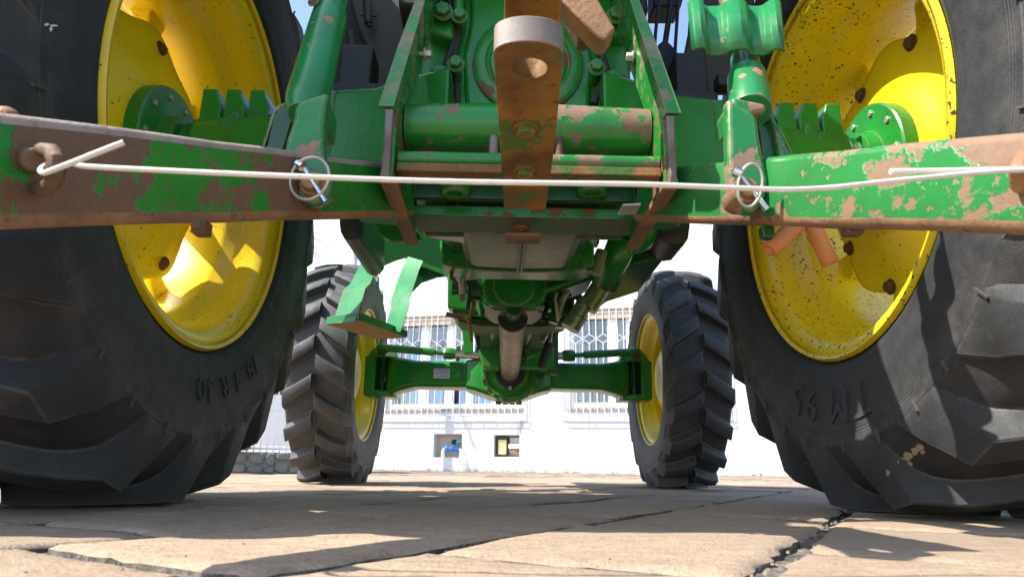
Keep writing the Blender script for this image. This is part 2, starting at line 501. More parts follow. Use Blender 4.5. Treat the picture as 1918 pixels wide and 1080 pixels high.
nx_, ny_ = 130, 170; gv = []
for a in range(nx_ + 1):
    for b in range(ny_ + 1):
        p = V((-1.5 + 3.0 * a / nx_, .35 + 3.4 * (b / ny_) ** 1.3, 0))
        z = -.013 + .004 * noise.noise(p * 5) + .0035 * noise.noise(p * 38) + .0025 * noise.noise(p * 90)
        gv.append(p + V((0, 0, z)))
jm.add(gv, [(a * (ny_ + 1) + b, (a + 1) * (ny_ + 1) + b, (a + 1) * (ny_ + 1) + b + 1, a * (ny_ + 1) + b + 1) for a in range(nx_) for b in range(ny_)])
obj('joint_mortar', jm, JOINT, pavement, smooth=60, kind='stuff')
far_mb = MB()
for k, (y, x, s0, s1, t0, t1, rj, i, j) in enumerate(slabs):
    if k < 298:
        near = y < 2.6
        mb = MB(); slab_mesh(mb, s0, s1, t0, t1, rj, 12 if y < 1.5 else (5 if near else 1), -.004 + rj.uniform(-.0025, .0025), near)
        obj('paving_slab', mb, [SLAB, JOINT], pavement, smooth=50)
    else:
        gx = .013; z = -.005 + rj.uniform(-.003, .003)
        cs = [(s0 + gx, t0 + gx), (s1 - gx, t0 + gx), (s1 - gx, t1 - gx), (s0 + gx, t1 - gx)]
        top = [pave(*c) + V((0, 0, z)) for c in cs]
        far_mb.add(top + [p - V((0, 0, .02)) for p in top], [(0, 1, 2, 3), (0, 4, 5, 1), (1, 5, 6, 2), (2, 6, 7, 3), (3, 7, 4, 0)])
far_mb.m = [0 if k % 5 == 0 else 1 for k in range(len(far_mb.f))]
obj('paving_slab', far_mb, [SLAB, JOINT], pavement, smooth=0, kind='stuff')

# ================================================================== TRACTOR
TL = V((0, 2.6, 0))
tractor = empty('tractor', TL, 'green tractor with yellow wheels seen low from behind its drawbar and link arms', 'tractor')
YR, HR, YF, HF = 1.586, .87, 3.66, .575

def prof_pos(prof, ln, a):
    """point and normal on the half profile at arc length a from the crown (a<0 mirrors)"""
    sg = 1 if a >= 0 else -1; a = abs(a)
    for k in range(len(prof) - 1):
        if a <= ln[k + 1] or k == len(prof) - 2:
            q = (a - ln[k]) / (ln[k + 1] - ln[k]); p0, p1 = prof[k], prof[k + 1]
            x = p0[0] + (p1[0] - p0[0]) * q; r = p0[1] + (p1[1] - p0[1]) * q
            dx, dr = p1[0] - p0[0], p1[1] - p0[1]; L = math.hypot(dx, dr)
            return sg * x, r, sg * (-dr / L), dx / L
def smooth_prof(pts, n=4):
    out = []
    for i in range(len(pts) - 1):
        p0 = pts[max(i - 1, 0)]; p1 = pts[i]; p2 = pts[i + 1]; p3 = pts[min(i + 2, len(pts) - 1)]
        for k in range(n):
            t = k / n
            out.append(tuple(.5 * ((2 * p1[c]) + (-p0[c] + p2[c]) * t + (2 * p0[c] - 5 * p1[c] + 4 * p2[c] - p3[c]) * t * t + (-p0[c] + 3 * p1[c] - 3 * p2[c] + p3[c]) * t ** 3) for c in (0, 1)))
    out.append(pts[-1]); return out

def make_tyre(cx, cy, cz, half, outer, nl, wt, wend, a_end, tanb, ph, seg, ridges=()):
    """half: crown->bead half profile (x>=0). returns MB in world space"""
    mb = MB()
    pr = smooth_prof(half, 4)
    for rr, dd, ww in ridges:
        pr = [(x + dd * math.exp(-((r - rr) / ww) ** 2) if x > .6 * half[3][0] else x, r) for x, r in pr]
    ln = [0]
    for k in range(len(pr) - 1): ln.append(ln[-1] + math.hypot(pr[k + 1][0] - pr[k][0], pr[k + 1][1] - pr[k][1]))
    full = [(-x, r) for x, r in reversed(pr)] + pr[1:]
    vs = []; n = len(full)
    for i in range(seg):
        th = 2 * PI * i / seg
        for x, r in full:
            vs.append(V((cx + x, cy + r * math.sin(th), cz + r * math.cos(th))))
    fs = [(i * n + j, ((i + 1) % seg) * n + j, ((i + 1) % seg) * n + j + 1, i * n + j + 1) for i in range(seg) for j in range(n - 1)]
    mb.add(vs, fs)
    rj = random.Random(int(nl * 100 + cx * 10))
    for side in (-1, 1):
        for k in range(nl):
            th0 = 2 * PI * (k + (.5 if side > 0 else 0)) / nl + ph
            rings = []
            aw = half[0][1]
            big = aw > .7
            lead = -.012 if big else .008
            lp = [(lead, outer[0][1])] + outer[1:]
            # samples along the lug's outer outline: tread, edge, shoulder
            smp = []
            x_edge = outer[-2][0]
            for q in range(9):
                x = lead + (x_edge - lead) * q / 8
                xa = max(x, 0)
                for p0, p1 in zip(outer, outer[1:]):
                    if p0[0] <= xa <= p1[0]:
                        smp.append((x, p0[1] + (p1[1] - p0[1]) * (xa - p0[0]) / (p1[0] - p0[0]), q / 8, 0)); break
            (xe, re), (xr, rr_) = outer[-2], outer[-1]
            for q in (.12, .55, 1.0): smp.append((xe + (xr - xe) * q, re + (rr_ - re) * q, 1, q))
            L_all = a_end
            for n_, (x, r, u, sh_) in enumerate(smp):
                aa = (max(x, 0) / x_edge) * a_end * .62 if sh_ == 0 else a_end * (.62 + .38 * sh_)
                if x < 0: cxx, crr = x, half[0][1]
                else:
                    cxx, crr, _, _ = prof_pos(pr, ln, aa)
                sh = tanb * max(x, 0) * (1 - .07 * u) + .48 * sh_ * (re - rr_)
                th = th0 - sh / aw
                w = wt * (1 + .12 * u * u) * (1 + wend * sh_)
                wj = 1 + .05 * noise.noise(V((k * 1.7, side * 3.1, n_ * .6)))
                ring = []
                dr = .030 if big else .013
                top = .0 if n_ else .004
                dpt = .007
                for off, lvl in ((-.5 * w - dr, 0), (-.5 * w - .002, .93), (-.5 * w + .003, 1), (.5 * w - .003, 1), (.5 * w + .002, .93), (.5 * w + dr, 0)):
                    wear = .0016 * noise.noise(V((k * 3.3 + off * 60, side * 5.1, n_ * .9))) if lvl else 0
                    if lvl == 0:
                        xx, rr = cxx - (.004 if sh_ else 0), crr - dpt
                    else:
                        xx = cxx + (x - cxx) * lvl; rr = crr + (r - crr) * lvl + wear - top
                    t2 = th + off * wj / aw
                    ring.append(V((cx + side * xx, cy + rr * math.sin(t2), cz + rr * math.cos(t2))))
                rings.append(ring)
            mb.loft(rings, closed=False, caps=False)
            nn = len(rings[0]); N = len(rings)
            b = len(mb.v) - nn * N
            mb.f.append(tuple(b + i for i in range(nn - 1, -1, -1))); mb.m.append(0)
            e = len(mb.v) - nn
            mb.f.append(tuple(e + i for i in range(nn))); mb.m.append(0)
    if half[0][1] > .7:
        for k in range(30):
            th = 2 * PI * k / 30 + rj.uniform(-.03, .03)
            for side in (-1, 1):
                r0_ = .728; d = V((0, math.sin(th), math.cos(th))); tg = V((0, math.cos(th), -math.sin(th)))
                xb = half[5][0] + .006
                c_ = V((cx + side * xb, cy, cz)) + d * r0_
                L_ = .022 + .012 * rj.random()
                mb.prism([c_ - d * L_ * .6 - tg * .0022, c_ - d * L_ * .6 + tg * .0022, c_ + d * L_ * .4 + tg * .0022, c_ + d * L_ * .4 - tg * .0022], (side * .0045, 0, 0))
    for v in mb.v:                       # the load flattens the foot of the tyre a little
        if v.z < .0015: v.z = .0015 - min(0, 0)
    return mb, pr

def letters(body, size, mat, cx, cy, cz, s, r_base, ang, pr, parent, sgn, cxw):
    def xprof(r):
        for a, b in zip(pr, pr[1:]):
            if min(a[1], b[1]) <= r <= max(a[1], b[1]) and a[0] > .1:
                q = (r - a[1]) / (b[1] - a[1] + 1e-9); return a[0] + (b[0] - a[0]) * q
        return pr[-1][0]
    adv = 0; glyphs = []
    for ch in body:
        if ch == ' ': adv += size * .35; continue
        cu = bpy.data.curves.new('raised_letter', 'FONT'); cu.body = ch; cu.size = size; cu.extrude = .0042
        cu.resolution_u = 4; cu.fill_mode = 'BOTH'
        to = bpy.data.objects.new('raised_letter', cu); COL.objects.link(to)
        dg = bpy.context.evaluated_depsgraph_get()
        me = bpy.data.meshes.new_from_object(to.evaluated_get(dg)); bpy.data.objects.remove(to)
        bq = bmesh.new(); bq.from_mesh(me); bmesh.ops.triangulate(bq, faces=bq.faces)
        for _ in range(2): bmesh.ops.subdivide_edges(bq, edges=[e for e in bq.edges if e.calc_length() > .012], cuts=2, use_grid_fill=True)
        bq.to_mesh(me); bq.free()
        xs = [v.co.x for v in me.vertices]
        glyphs.append((me, adv - min(xs))); adv += max(xs) - min(xs) + size * .22
    for me, off in glyphs:
        vs = []
        for v in me.vertices:
            r = r_base + v.co.y; f = ang + (v.co.x + off - adv / 2) / r_base
            vs.append(V((cxw - s * (xprof(r) + v.co.z), cy + s * r * math.sin(f), cz - r * math.cos(f))))
        mb = MB(); mb.add(vs, [tuple(p.vertices) for p in me.polygons])
        obj('raised_letter', mb, mat, parent, smooth=0)

REAR_OUT = [(0, .892), (.15, .886), (.229, .868), (.2535, .735)]
FRONT_OUT = [(0, .606), (.09, .601), (.143, .588), (.160, .49)]
REAR_HALF = [(0, .848), (.09, .846), (.160, .836), (.203, .812), (.230, .770), (.247, .72), (.246, .655), (.238, .585), (.222, .53), (.205, .512), (.198, .492)]
FRONT_HALF = [(0, .563), (.06, .561), (.106, .556), (.138, .548), (.150, .520), (.156, .478), (.154, .43), (.146, .39), (.136, .366), (.130, .350)]
CXR = 1.008; CXF = .912
for s in (1, -1):
    # ---------------------------------------------------------------- rear wheel
    c = V((s * CXR, YR, HR))
    w = empty('rear_wheel', (c.x, c.y, 0), parent=tractor)
    w['label'] = 'rear wheel with clean yellow rim in the shade' if s < 0 else 'rear wheel with speckled chipped yellow rim and sunlit tyre'
    mb, pr = make_tyre(c.x, c.y, c.z, REAR_HALF, REAR_OUT, 20, .066, .85, .315, .80, .10 if s > 0 else .04, 180,
                       ridges=((.716, .011, .0045), (.700, .007, .003), (.735, .004, .003), (.545, .005, .006), (.56, .003, .003)))
    ty = obj('tyre', mb, RUB, w, smooth=28, origin=c)
    tyre_bvh = BVHTree.FromPolygons([v[:] for v in mb.v], mb.f)
    if s > 0: bvh_r = tyre_bvh
    else: bvh_l = tyre_bvh
    ym = YEL_R if s > 0 else YEL_L
    i0 = s * .789
    rim = MB()
    prof = [(0, .500), (-.004, .508), (.004, .512), (.012, .507), (.010, .492), (.016, .476), (.030, .466), (.050, .460), (.098, .456), (.112, .450), (.140, .428), (.152, .424), (.235, .424), (.30, .424), (.315, .432), (.335, .456), (.40, .462), (.415, .475), (.42, .495), (.432, .508), (.438, .50)]
    rim.rev((i0, YR, HR), (s, 0, 0), prof, 96)
    obj('rim', rim, ym, w, smooth=40, solid=.007)
    dsc = MB()
    # dished disc with a waved edge between eight lugs
    pd = [(.165, .135), (.166, .16), (.172, .18), (.188, .205), (.203, .24), (.212, .275), (.219, .31), (.224, .335)]
    seg = 96; rings = []
    for a in range(seg):
        th = 2 * PI * a / seg
        wv = .012 * math.cos(8 * th)
        ring = [V((i0 + s * x, YR + (r + (wv if r > .3 else 0)) * math.sin(th), HR + (r + (wv if r > .3 else 0)) * math.cos(th))) for x, r in pd + [(.222, .350)]]
        rings.append(ring)
    n = len(rings[0]); fl = [p for r in rings for p in r]
    dsc.add(fl, [(a * n + j, ((a + 1) % seg) * n + j, ((a + 1) % seg) * n + j + 1, a * n + j + 1) for a in range(seg) for j in range(n - 1)])
    obj('wheel_disc', dsc, YEL_C, w, smooth=45, solid=.012)
    lug0 = bolt0 = None
    base = math.atan2(*( (1.72 - YR, 1.178 - HR) if s > 0 else (1.61 - YR, 1.2135 - HR) ))
    for k in range(8):
        th = base + k * PI / 4
        d = V((0, math.sin(th), math.cos(th))); tg = V((s, 0, 0)).cross(d)
        L = MB()
        ring = []
        for rr, hw, x0, x1 in ((.300, .026, .236, .250), (.345, .030, .240, .270), (.385, .034, .240, .285), (.428, .044, .235, .30)):
            ring.append([V((i0 + s * x0, YR, HR)) + d * rr - tg * hw, V((i0 + s * x0, YR, HR)) + d * rr + tg * hw, V((i0 + s * x1, YR, HR)) + d * rr + tg * hw, V((i0 + s * x1, YR, HR)) + d * rr - tg * hw])
        L.loft(ring)
        obj('rim_lug', L, ym, w, bevel=.006)
        B = MB(); cb = V((i0 + s * .216, YR, HR)) + d * .318
        B.hexbolt(cb, (-s, 0, 0), .0165, .016)
        obj('wheel_bolt', B, RUST_DARK, w)
    # hub flange, its bolts
    fb = MB()
    fb.rev((s * .952, YR, HR), (-s, 0, 0), [(0, .0), (0, .160), (.003, .164), (.036, .164), (.040, .160), (.040, .098), (.044, .09), (.075, .082), (.085, .0)], 56)
    obj('hub_flange', fb, GREEN_CAST, w, smooth=35)
    for k in range(10):
        th = .25 + k * 2 * PI / 10
        B = MB(); B.hexbolt(V((s * .914, YR + (.136) * math.sin(th), HR + .136 * math.cos(th))), (-s, 0, 0), .0085, .007, False)
        obj('flange_bolt', B, ZINC, w)
    if s > 0: letters('TM 95', .118, RUB_LET, c.x, c.y, c.z, s, .590, .10, pr, w, 1, c.x)
    else: letters('18.4 R 30', .080, RUB_LET, c.x, c.y, c.z, s, .585, -.30, pr, w, -1, c.x)
    # ---------------------------------------------------------------- front wheel
    c = V((s * CXF, YF, HF))
    w = empty('front_wheel', (c.x, c.y, 0), parent=tractor)
    w['label'] = 'front wheel on the side with the step' if s < 0 else 'front wheel on the side with the exhaust and hydraulic pipes'
    mb, pr = make_tyre(c.x, c.y, c.z, FRONT_HALF, FRONT_OUT, 20, .056, .10, .215, .66, .05 if s > 0 else .13, 140, ridges=((.50, .004, .006), (.395, .004, .005)))
    obj('tyre', mb, RUB_F, w, smooth=40, origin=c)
    i0 = s * .782
    rim = MB()
    prof = [(0, .352), (-.003, .358), (.005, .361), (.012, .356), (.012, .342), (.022, .330), (.06, .322), (.075, .312), (.09, .296), (.17, .296), (.185, .318), (.23, .326), (.245, .345), (.255, .358)]
    rim.rev((i0, YF, HF), (s, 0, 0), prof, 80)
    obj('rim', rim, YEL_C, w, smooth=40, solid=.006)
    dsc = MB(); dsc.rev((i0, YF, HF), (s, 0, 0), [(.06, .0), (.06, .11), (.075, .15), (.10, .2), (.12, .25), (.125, .294)], 64)
    obj('wheel_disc', dsc, YEL_C, w, smooth=40, solid=.01)

# ---------------------------------------------------------------- rear axle trumpets
def both(f):
    for s in (1, -1): f(s)
def axle_tube(s):
    mb = MB()
    mb.rev((s * .44, YR, HR), (s, 0, 0), [(0, 0), (0, .125), (.06, .12), (.08, .108), (.15, .100), (.32, .096), (.345, .09), (.39, .088), (.405, .075), (.43, .07), (.43, 0)], 36)
    obj('axle_trumpet', mb, GREEN_CAST, tractor, bevel=.004)
    m2 = MB()
    for x0 in (.664, .724, .784):
        y0 = YR - .075
        m2.prism([V((s * (x0 + .036), y0, HR + .04)), V((s * (x0 + .035), y0, HR + .140)), V((s * (x0 - .001), y0, HR + .140)), V((s * (x0 - .006), y0, HR + .122)), V((s * (x0 - .016), y0, HR + .098)), V((s * (x0 - .016), y0, HR + .04))], (0, .10, 0))
    m2.prism([V((s * .73, y0 - .004, HR + .08)), V((s * .75, y0 - .02, HR + .04)), V((s * .75, y0 - .02, HR - .06)), V((s * .72, y0 - .02, HR - .06)), V((s * .715, y0 - .01, HR + .06))], (0, .06, 0))
    obj('mounting_teeth', m2, GREEN_CAST, tractor, bevel=.003)
both(axle_tube)
def housing(s):
    mb = MB()
    x0, x1 = s * .20, s * .455
    prof = []
    rings = []
    for X, zt, zb, yb, r in ((s * .18, 1.0, .72, 1.36, .0), (s * .30, .985, .735, 1.39, .0), (s * .36, .975, .755, 1.415, 0), (s * .46, .968, .765, 1.42, 0)):
        rings.append([V((X, yb, zb + .015)), V((X, yb, zt - .015)), V((X, yb + .015, zt)), V((X, 1.80, zt)), V((X, 1.80, zb)), V((X, yb + .015, zb))])
    mb.loft(rings)
    obj('axle_housing', mb, GREEN, tractor, bevel=.006, seg=3)
    m2 = MB()
    m2.box((s * .475, 1.59, .865), (.035, .30, .215))
    m2.box((s * .50, 1.59, .865), (.03, .26, .17))
    obj('housing_flange', m2, GREEN_CAST, tractor, bevel=.008)
    for yy, zz in ((1.452, .955), (1.452, .775)):
        B = MB(); B.hexbolt((s * .492, yy + .02, zz - .02 if zz > .8 else zz + .02), (0, -1, 0), .012, .03); obj('housing_bolt', B, GREEN_CAST, tractor)
both(housing)

# ---------------------------------------------------------------- rear case face with PTO cover
mb = MB()
mb.prism([V((x, 1.46, z)) for x, z in ((-.27, .80), (-.27, 1.0), (-.25, 1.32), (.25, 1.32), (.27, 1.0), (.27, .80), (.2, .72), (-.2, .72))], (0, .5, 0))
obj('transmission_case', mb, GREEN, tractor, bevel=.01)
mb = MB()
pc = P(990, 108, 1.42)
mb.prism([pc + V((x, .03, z)) for x, z in ((-.135, -.19), (-.155, -.10), (-.165, .02), (-.15, .12), (-.15, .26), (.15, .26), (.15, .12), (.165, .02), (.155, -.10), (.135, -.19))], (0, .03, 0))
obj('pto_cover_plate', mb, GREEN_CAST, tractor, bevel=.012, seg=3)
mb = MB()
mb.rev(pc + V((0, .034, 0)), (0, -1, 0), [(0, .14), (.012, .138), (.018, .130), (.020, .108), (.014, .104), (.012, .100), (.016, .096), (.02, .09), (.022, .03), (.022, 0)], 64)
obj('pto_cover_ring', mb, GREEN_CHIP, tractor)
def rear_bolt(x, y, r=.0165, Y=1.40, mat=None):
    B = MB(); c = P(x, y, Y); B.hexbolt(c, (0, -1, 0), r, .022); B.cyl(c + V((0, .001, 0)), c + V((0, .07, 0)), r * .8, seg=12)
    obj('case_bolt', B, mat or GREEN_CAST, tractor, bevel=.0015, smooth=30)
for x, y, r in ((824, 142, .020), (830, 24, .019), (854, 122, .0165), (1117, 128, .0165), (1150, 153, .022), (1153, 31, .018), (861, 32, .016)):
    rear_bolt(x, y, r)
def boss(pts, Y, dep):
    m = MB(); m.prism([P(x, y, Y) for x, y in pts], (0, dep, 0)); obj('bolt_boss', m, GREEN_CAST, tractor, bevel=.010, seg=3)
boss([(800, 128), (838, 128), (846, 165), (843, 196), (792, 196)], 1.415, .08)
boss([(806, 10), (846, 10), (850, 50), (848, 72), (800, 60)], 1.415, .08)
boss([(1128, 138), (1182, 138), (1186, 196), (1122, 196)], 1.415, .08)
boss([(1120, 20), (1172, 20), (1176, 66), (1128, 66)], 1.415, .08)
# black hoses/cables behind the cover
for pts, r in (([(838, -20), (853, 60), (848, 88), (832, 130), (816, 196)], .010), ([(868, -20), (862, 50), (852, 110), (858, 200)], .007), ([(1122, 66), (1122, 90), (1136, 132), (1112, 196)], .011)):
    m = MB(); m.tube([P(x, y, 1.436) for x, y in pts], r, 10); obj('cable', m, HOSE_BLK, tractor)
m = MB(); m.tube([P(861, -30, 1.41), P(859, 20, 1.41)], .014, 12); obj('hydraulic_pipe', m, GREEN, tractor)

# ---------------------------------------------------------------- drawbar hitch frame
def frame_side(s):
    X = s * .258
    mb = MB()
    mb.prism([V((X, 1.15, .612)), V((X, 1.15, .742)), V((X, 1.18, .775)), V((X, 1.35, .80)), V((X, 1.50, .80)), V((X, 1.50, .612))], (s * .012, 0, 0))
    obj('frame_side_plate', mb, GREEN_CHIP, tractor, bevel=.002)
    # flame cut worn edge strip
    e = MB()
    zs = [.606 + k * (.747 - .606) / 8 for k in range(9)]
    rings = []
    for k, z in enumerate(zs):
        a = .0035 * noise.noise(V((k * 1.3, s * 4, 0))) + (.004 if k in (0, 8) else 0)
        x0 = X + s * .004; x1 = X + s * (.019 + a)
        rings.append([V((x0, 1.132 + a, z)), V((x1, 1.134 + a, z)), V((x1, 1.158, z)), V((x0, 1.158, z))])
    e.loft(rings)
    obj('worn_plate_edge', e, EDGE, tractor, bevel=.003)
    b = MB()
    b.box((X + s * .008, 1.33, .606), (.030, .36, .014))
    obj('frame_bottom_strip', b, RUST_PLAIN, tractor, bevel=.003)
    # leaning upper strut: bent plate with a folded rear flange
    u = MB()
    p0, p1 = V((s * .270, 1.135, .752)), V((s * .222, 1.34, 1.30))
    ax = (p1 - p0).normalized()
    def sec(p, wd, dp): return [p + V((-s * .008, 0, 0)), p + V((s * wd, 0, 0)), p + V((s * wd, .012, 0)), p + V((s * .004, .012, 0)), p + V((s * .004, dp, 0)), p + V((-s * .008, dp, 0))]
    u.loft([sec(p0, .022, .10), sec(p0 + ax * .20, .020, .12), sec(p1, .006, .16)])
    obj('frame_upper_strut', u, GREEN_WORN, tractor, bevel=.003)
    n = MB(); c = P(795 if s < 0 else 1186, 102 if s < 0 else 108, 1.30)
    n.hexbolt(c, (-s, 0, 0), .011, .016); n.cyl(c, c + V((s * .04, 0, 0)), .006, seg=10)
    obj('strut_nut', n, ZINC, tractor)
both(frame_side)
mb = MB()
rings = []
for k in range(17):
    x = -.255 + .51 * k / 16; r = .050 + .006 * math.cos(PI * x / .51)
    rings.append([V((x, 1.27 - r * math.sin(a), .780 + r * math.cos(a))) for a in [2 * PI * j / 28 for j in range(28)]])
mb.loft(rings)
obj('cross_tube', mb, GREEN_TUBE, tractor)
mb = MB(); mb.tube([V((-.255, 1.19, .668)), V((.255, 1.19, .668))], .0165, 20); obj('cross_rod', mb, GREEN_TUBE, tractor)
mb = MB(); mb.box((0, 1.192, .641), (.51, .056, .018)); obj('frame_bottom_plate', mb, rust('rusty_green_plate', (.10, .05, .02), (.24, .12, .04), (.30, .14, .04), .14), tractor, bevel=.002)
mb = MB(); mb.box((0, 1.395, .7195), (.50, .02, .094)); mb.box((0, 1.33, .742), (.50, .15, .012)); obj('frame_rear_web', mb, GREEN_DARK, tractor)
for x in (852, 1110):
    m = MB(); c = P(x, 352, 1.36); m.rev(c + V((0, 0, .02)), (0, 0, -1), [(0, .034), (.028, .034), (.034, .030), (.034, .018), (.02, .016), (.02, 0)], 28); obj('cover_cup', m, GREEN, tractor)
for x in (924, 1048):
    m = MB(); c = P(x, 292, 1.235); m.cyl(V((c.x, 1.235, .645)), V((c.x, 1.235, .745)), .0095, seg=14); obj('frame_pin', m, EDGE if x < 1000 else RUST_DARK, tractor)
mb = MB()
mb.prism([V((x, y, z)) for x, y, z in ((-.262, 1.42, .641), (-.262, 1.42, .668), (-.262, 1.57, .672), (-.262, 1.57, .656))], (.524, 0, 0))
for k, f in enumerate(mb.f):
    if len(f) == 4 and sum(mb.v[i].z for i in f) / 4 < .653: mb.m[k] = 1
obj('lower_beam', mb, [GREEN_CHIP, OLIVE], tractor, bevel=.003)
m = MB(); c = P(975, 424, 1.505); m.cyl(c + V((0, 0, .01)), c + V((0, 0, -.010)), .022, seg=18); m.cyl(c, c + V((0, 0, -.016)), .012, seg=14); obj('beam_plug', m, RUST_PLAIN, tractor)
m = MB(); m.prism([P(948, 436, 1.47), P(1013, 436, 1.47), P(1013, 441, 1.47), P(948, 441, 1.47)], (0, .06, 0)); obj('rusty_tab', m, RUST_PLAIN, tractor)
m = MB(); m.prism([P(1166, 382, 1.2), P(1200, 380, 1.2), P(1200, 384, 1.2), P(1168, 385, 1.2)], (0, .05, 0)); obj('grease_tab', m, ZINC, tractor)

# ---------------------------------------------------------------- drawbar
def bar_outline(z):
    """plan outline, rounded rear end"""
    pts = []
    for k in range(13):
        a = PI + PI * k / 12
        pts.append((-.023 + .0405 * math.cos(a), .668 + .024 * math.sin(a)))
    pts += [(.026, .90), (.030, 1.145), (-.047, 1.145), (-.055, .90)]
    return pts
ol = bar_outline(0); hc = V((-.0205, .698)); hr = .0215
H = 24
hole = [(hc.x + hr * math.cos(2 * PI * k / H), hc.y + hr * math.sin(2 * PI * k / H)) for k in range(H)]
bm_ = bmesh.new()
def edge_loop(b, pts, z):
    vs = [b.verts.new((x, y, z)) for x, y in pts]
    return [b.edges.new((vs[i], vs[(i + 1) % len(vs)])) for i in range(len(vs))]
es = edge_loop(bm_, ol, .55) + edge_loop(bm_, hole, .55)
bmesh.ops.triangle_fill(bm_, edges=es, use_beauty=True)
ex = bmesh.ops.extrude_face_region(bm_, geom=bm_.faces[:])
for g in ex['geom']:
    if isinstance(g, bmesh.types.BMVert): g.co.z += .034
bm_.verts.ensure_lookup_table()
db = MB(); bm_.verts.index_update()
db.add([v.co.copy() for v in bm_.verts], [tuple(v.index for v in f.verts) for f in bm_.faces])
bm_.faces.ensure_lookup_table()
for k, f in enumerate(bm_.faces):
    if abs(f.normal.z) < .5 and f.calc_center_median().y < .672: db.m[k] = 1
bm_.free()
drawbar = obj('drawbar', db, [RUST_BAR, EDGE], tractor, bevel=.0035, smooth=30)
for px, py in ((985, 238), (983, 318)):
    d = ray(px, py); c = CAM + d * ((.55 - CAM.z) / d.z)
    m = MB(); m.box(c + V((0, 0, .001)), (.036, .040, .006)); obj('bolt_pad', m, RUST_DARK, drawbar, bevel=.002)
    m = MB(); m.hexbolt(c + V((0, 0, -.001)), (0, 0, -1), .014, .012); obj('drawbar_bolt', m, RUST_BAR, drawbar, bevel=.0012)
m = MB()
m.prism([V((-.052, .668, .655)), V((.020, .668, .655)), V((.026, 1.05, .655)), V((-.054, 1.05, .655))], (0, 0, .03))
obj('clevis_upper_bar', m, RUST_BAR, tractor, bevel=.004)
m = MB(); m.box((-.012, 1.03, .62), (.07, .09, .075)); obj('clevis_spacer', m, RUST_BAR, tractor, bevel=.005)
# hook hanging at upper right
m = MB()
q = [(1046, 4), (1064, -22), (1148, -40), (1152, 40), (1135, 76), (1117, 66), (1086, 70), (1060, 40)]
m.prism([P(1040, -12, 1.0), P(1085, -60, 1.0), P(1153, 52, 1.0), P(1134, 76, 1.0), P(1120, 70, 1.0)], (0, .05, 0))
obj('hook_plate', m, RUST_PLAIN, tractor, bevel=.004)
m = MB(); m.prism([P(1046, -5, 1.06), P(1066, -25, 1.06), P(1120, 62, 1.06), P(1098, 71, 1.06), P(1086, 68, 1.06)], (0, .045, 0)); obj('hook_plate', m, RUST_DARK, tractor, bevel=.004)
m = MB(); m.prism([P(1060, -20, 1.052), P(1080, -36, 1.052), P(1122, 66, 1.052), P(1108, 68, 1.052)], (0, .012, 0)); obj('hook_shim', m, OLIVE, tractor)

# ---------------------------------------------------------------- lower links
LINK_EDGE = rust('scuffed_link_edge', (.20, .15, .12), (.36, .29, .24), (.30, .22, .17), .0)
def link(a, b, h0, h1, th, mat, em=None):
    """a inner, b outer end centres; flat bar on edge with rounded corners"""
    t = (b - a); tn = t.normalized(); side = V((tn.y, -tn.x, 0)).normalized(); upn = side.cross(tn).normalized()
    if upn.z < 0: upn = -upn
    rings = []
    for u in [k / 10 for k in range(11)]:
        c = a + t * u; h = h0 + (h1 - h0) * u
        o = .002 * noise.noise(V((u * 7, h0 * 100, 0)))
        r = .0125
        ring = []
        for sx, sz in ((1, -1), (1, 1), (-1, 1), (-1, -1)):
            for k in range(4):
                an = {(1, -1): -PI / 2, (1, 1): 0, (-1, 1): PI / 2, (-1, -1): PI}[(sx, sz)] + k * PI / 6
                ring.append(c + side * (sx * (th / 2 - r) + r * math.cos(an)) + upn * (sz * (h / 2 - r) + r * math.sin(an) + o))
        rings.append(ring)
    m = MB(); m.loft(rings)
    for k, f in enumerate(m.f):
        if len(f) > 4: continue
        p = [m.v[i] for i in f]; nz = (p[1] - p[0]).cross(p[3] - p[0]).normalized(); c = sum(p, V()) / 4
        t_ = (c - a).dot(tn) / t.length; cz = (a + t * t_)
        dz = (c - cz).dot(upn); h = h0 + (h1 - h0) * t_
        if dz > h / 2 - .0135: m.m[k] = 1
        elif dz < -h / 2 + .010: m.m[k] = 2
    return obj('lower_link', m, [mat, em or LINK_EDGE, RUST_PLAIN], tractor, smooth=50)
la, lb = P(760, 359, 1.36), P(0, 319, .58)
lb2 = la + (lb - la) * 1.12
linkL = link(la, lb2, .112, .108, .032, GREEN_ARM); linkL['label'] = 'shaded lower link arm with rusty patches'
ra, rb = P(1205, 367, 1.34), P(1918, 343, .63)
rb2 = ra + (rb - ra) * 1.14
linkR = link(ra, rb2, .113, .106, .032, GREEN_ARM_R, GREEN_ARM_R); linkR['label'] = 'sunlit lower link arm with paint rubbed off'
# eye bolts on the outer ends of the links
m = MB()
m.tube([P(62, 290, .60), P(80, 280, .575), P(98, 284, .560), P(106, 300, .555), P(104, 325, .556), P(98, 345, .565), P(80, 356, .585), P(66, 352, .60)], [.006, .0065, .0075, .008, .0078, .0075, .007, .006], 12)
obj('eye_bolt', m, RUST_DARK, tractor)
m = MB(); m.cyl(P(48, 298, .60), P(66, 300, .575), .014, .011, seg=18); obj('link_boss', m, GREEN_ARM, tractor, bevel=.003)
m = MB(); m.sphere(P(10, 226, .59), .014, 10); obj('link_boss', m, RUST_PLAIN, tractor)
m = MB(); m.tube([P(1935, 280, .62), P(1915, 300, .605), P(1908, 320, .60), P(1914, 345, .61), P(1935, 355, .62)], [.010] * 5, 12); obj('eye_bolt', m, RUST_PLAIN, tractor)
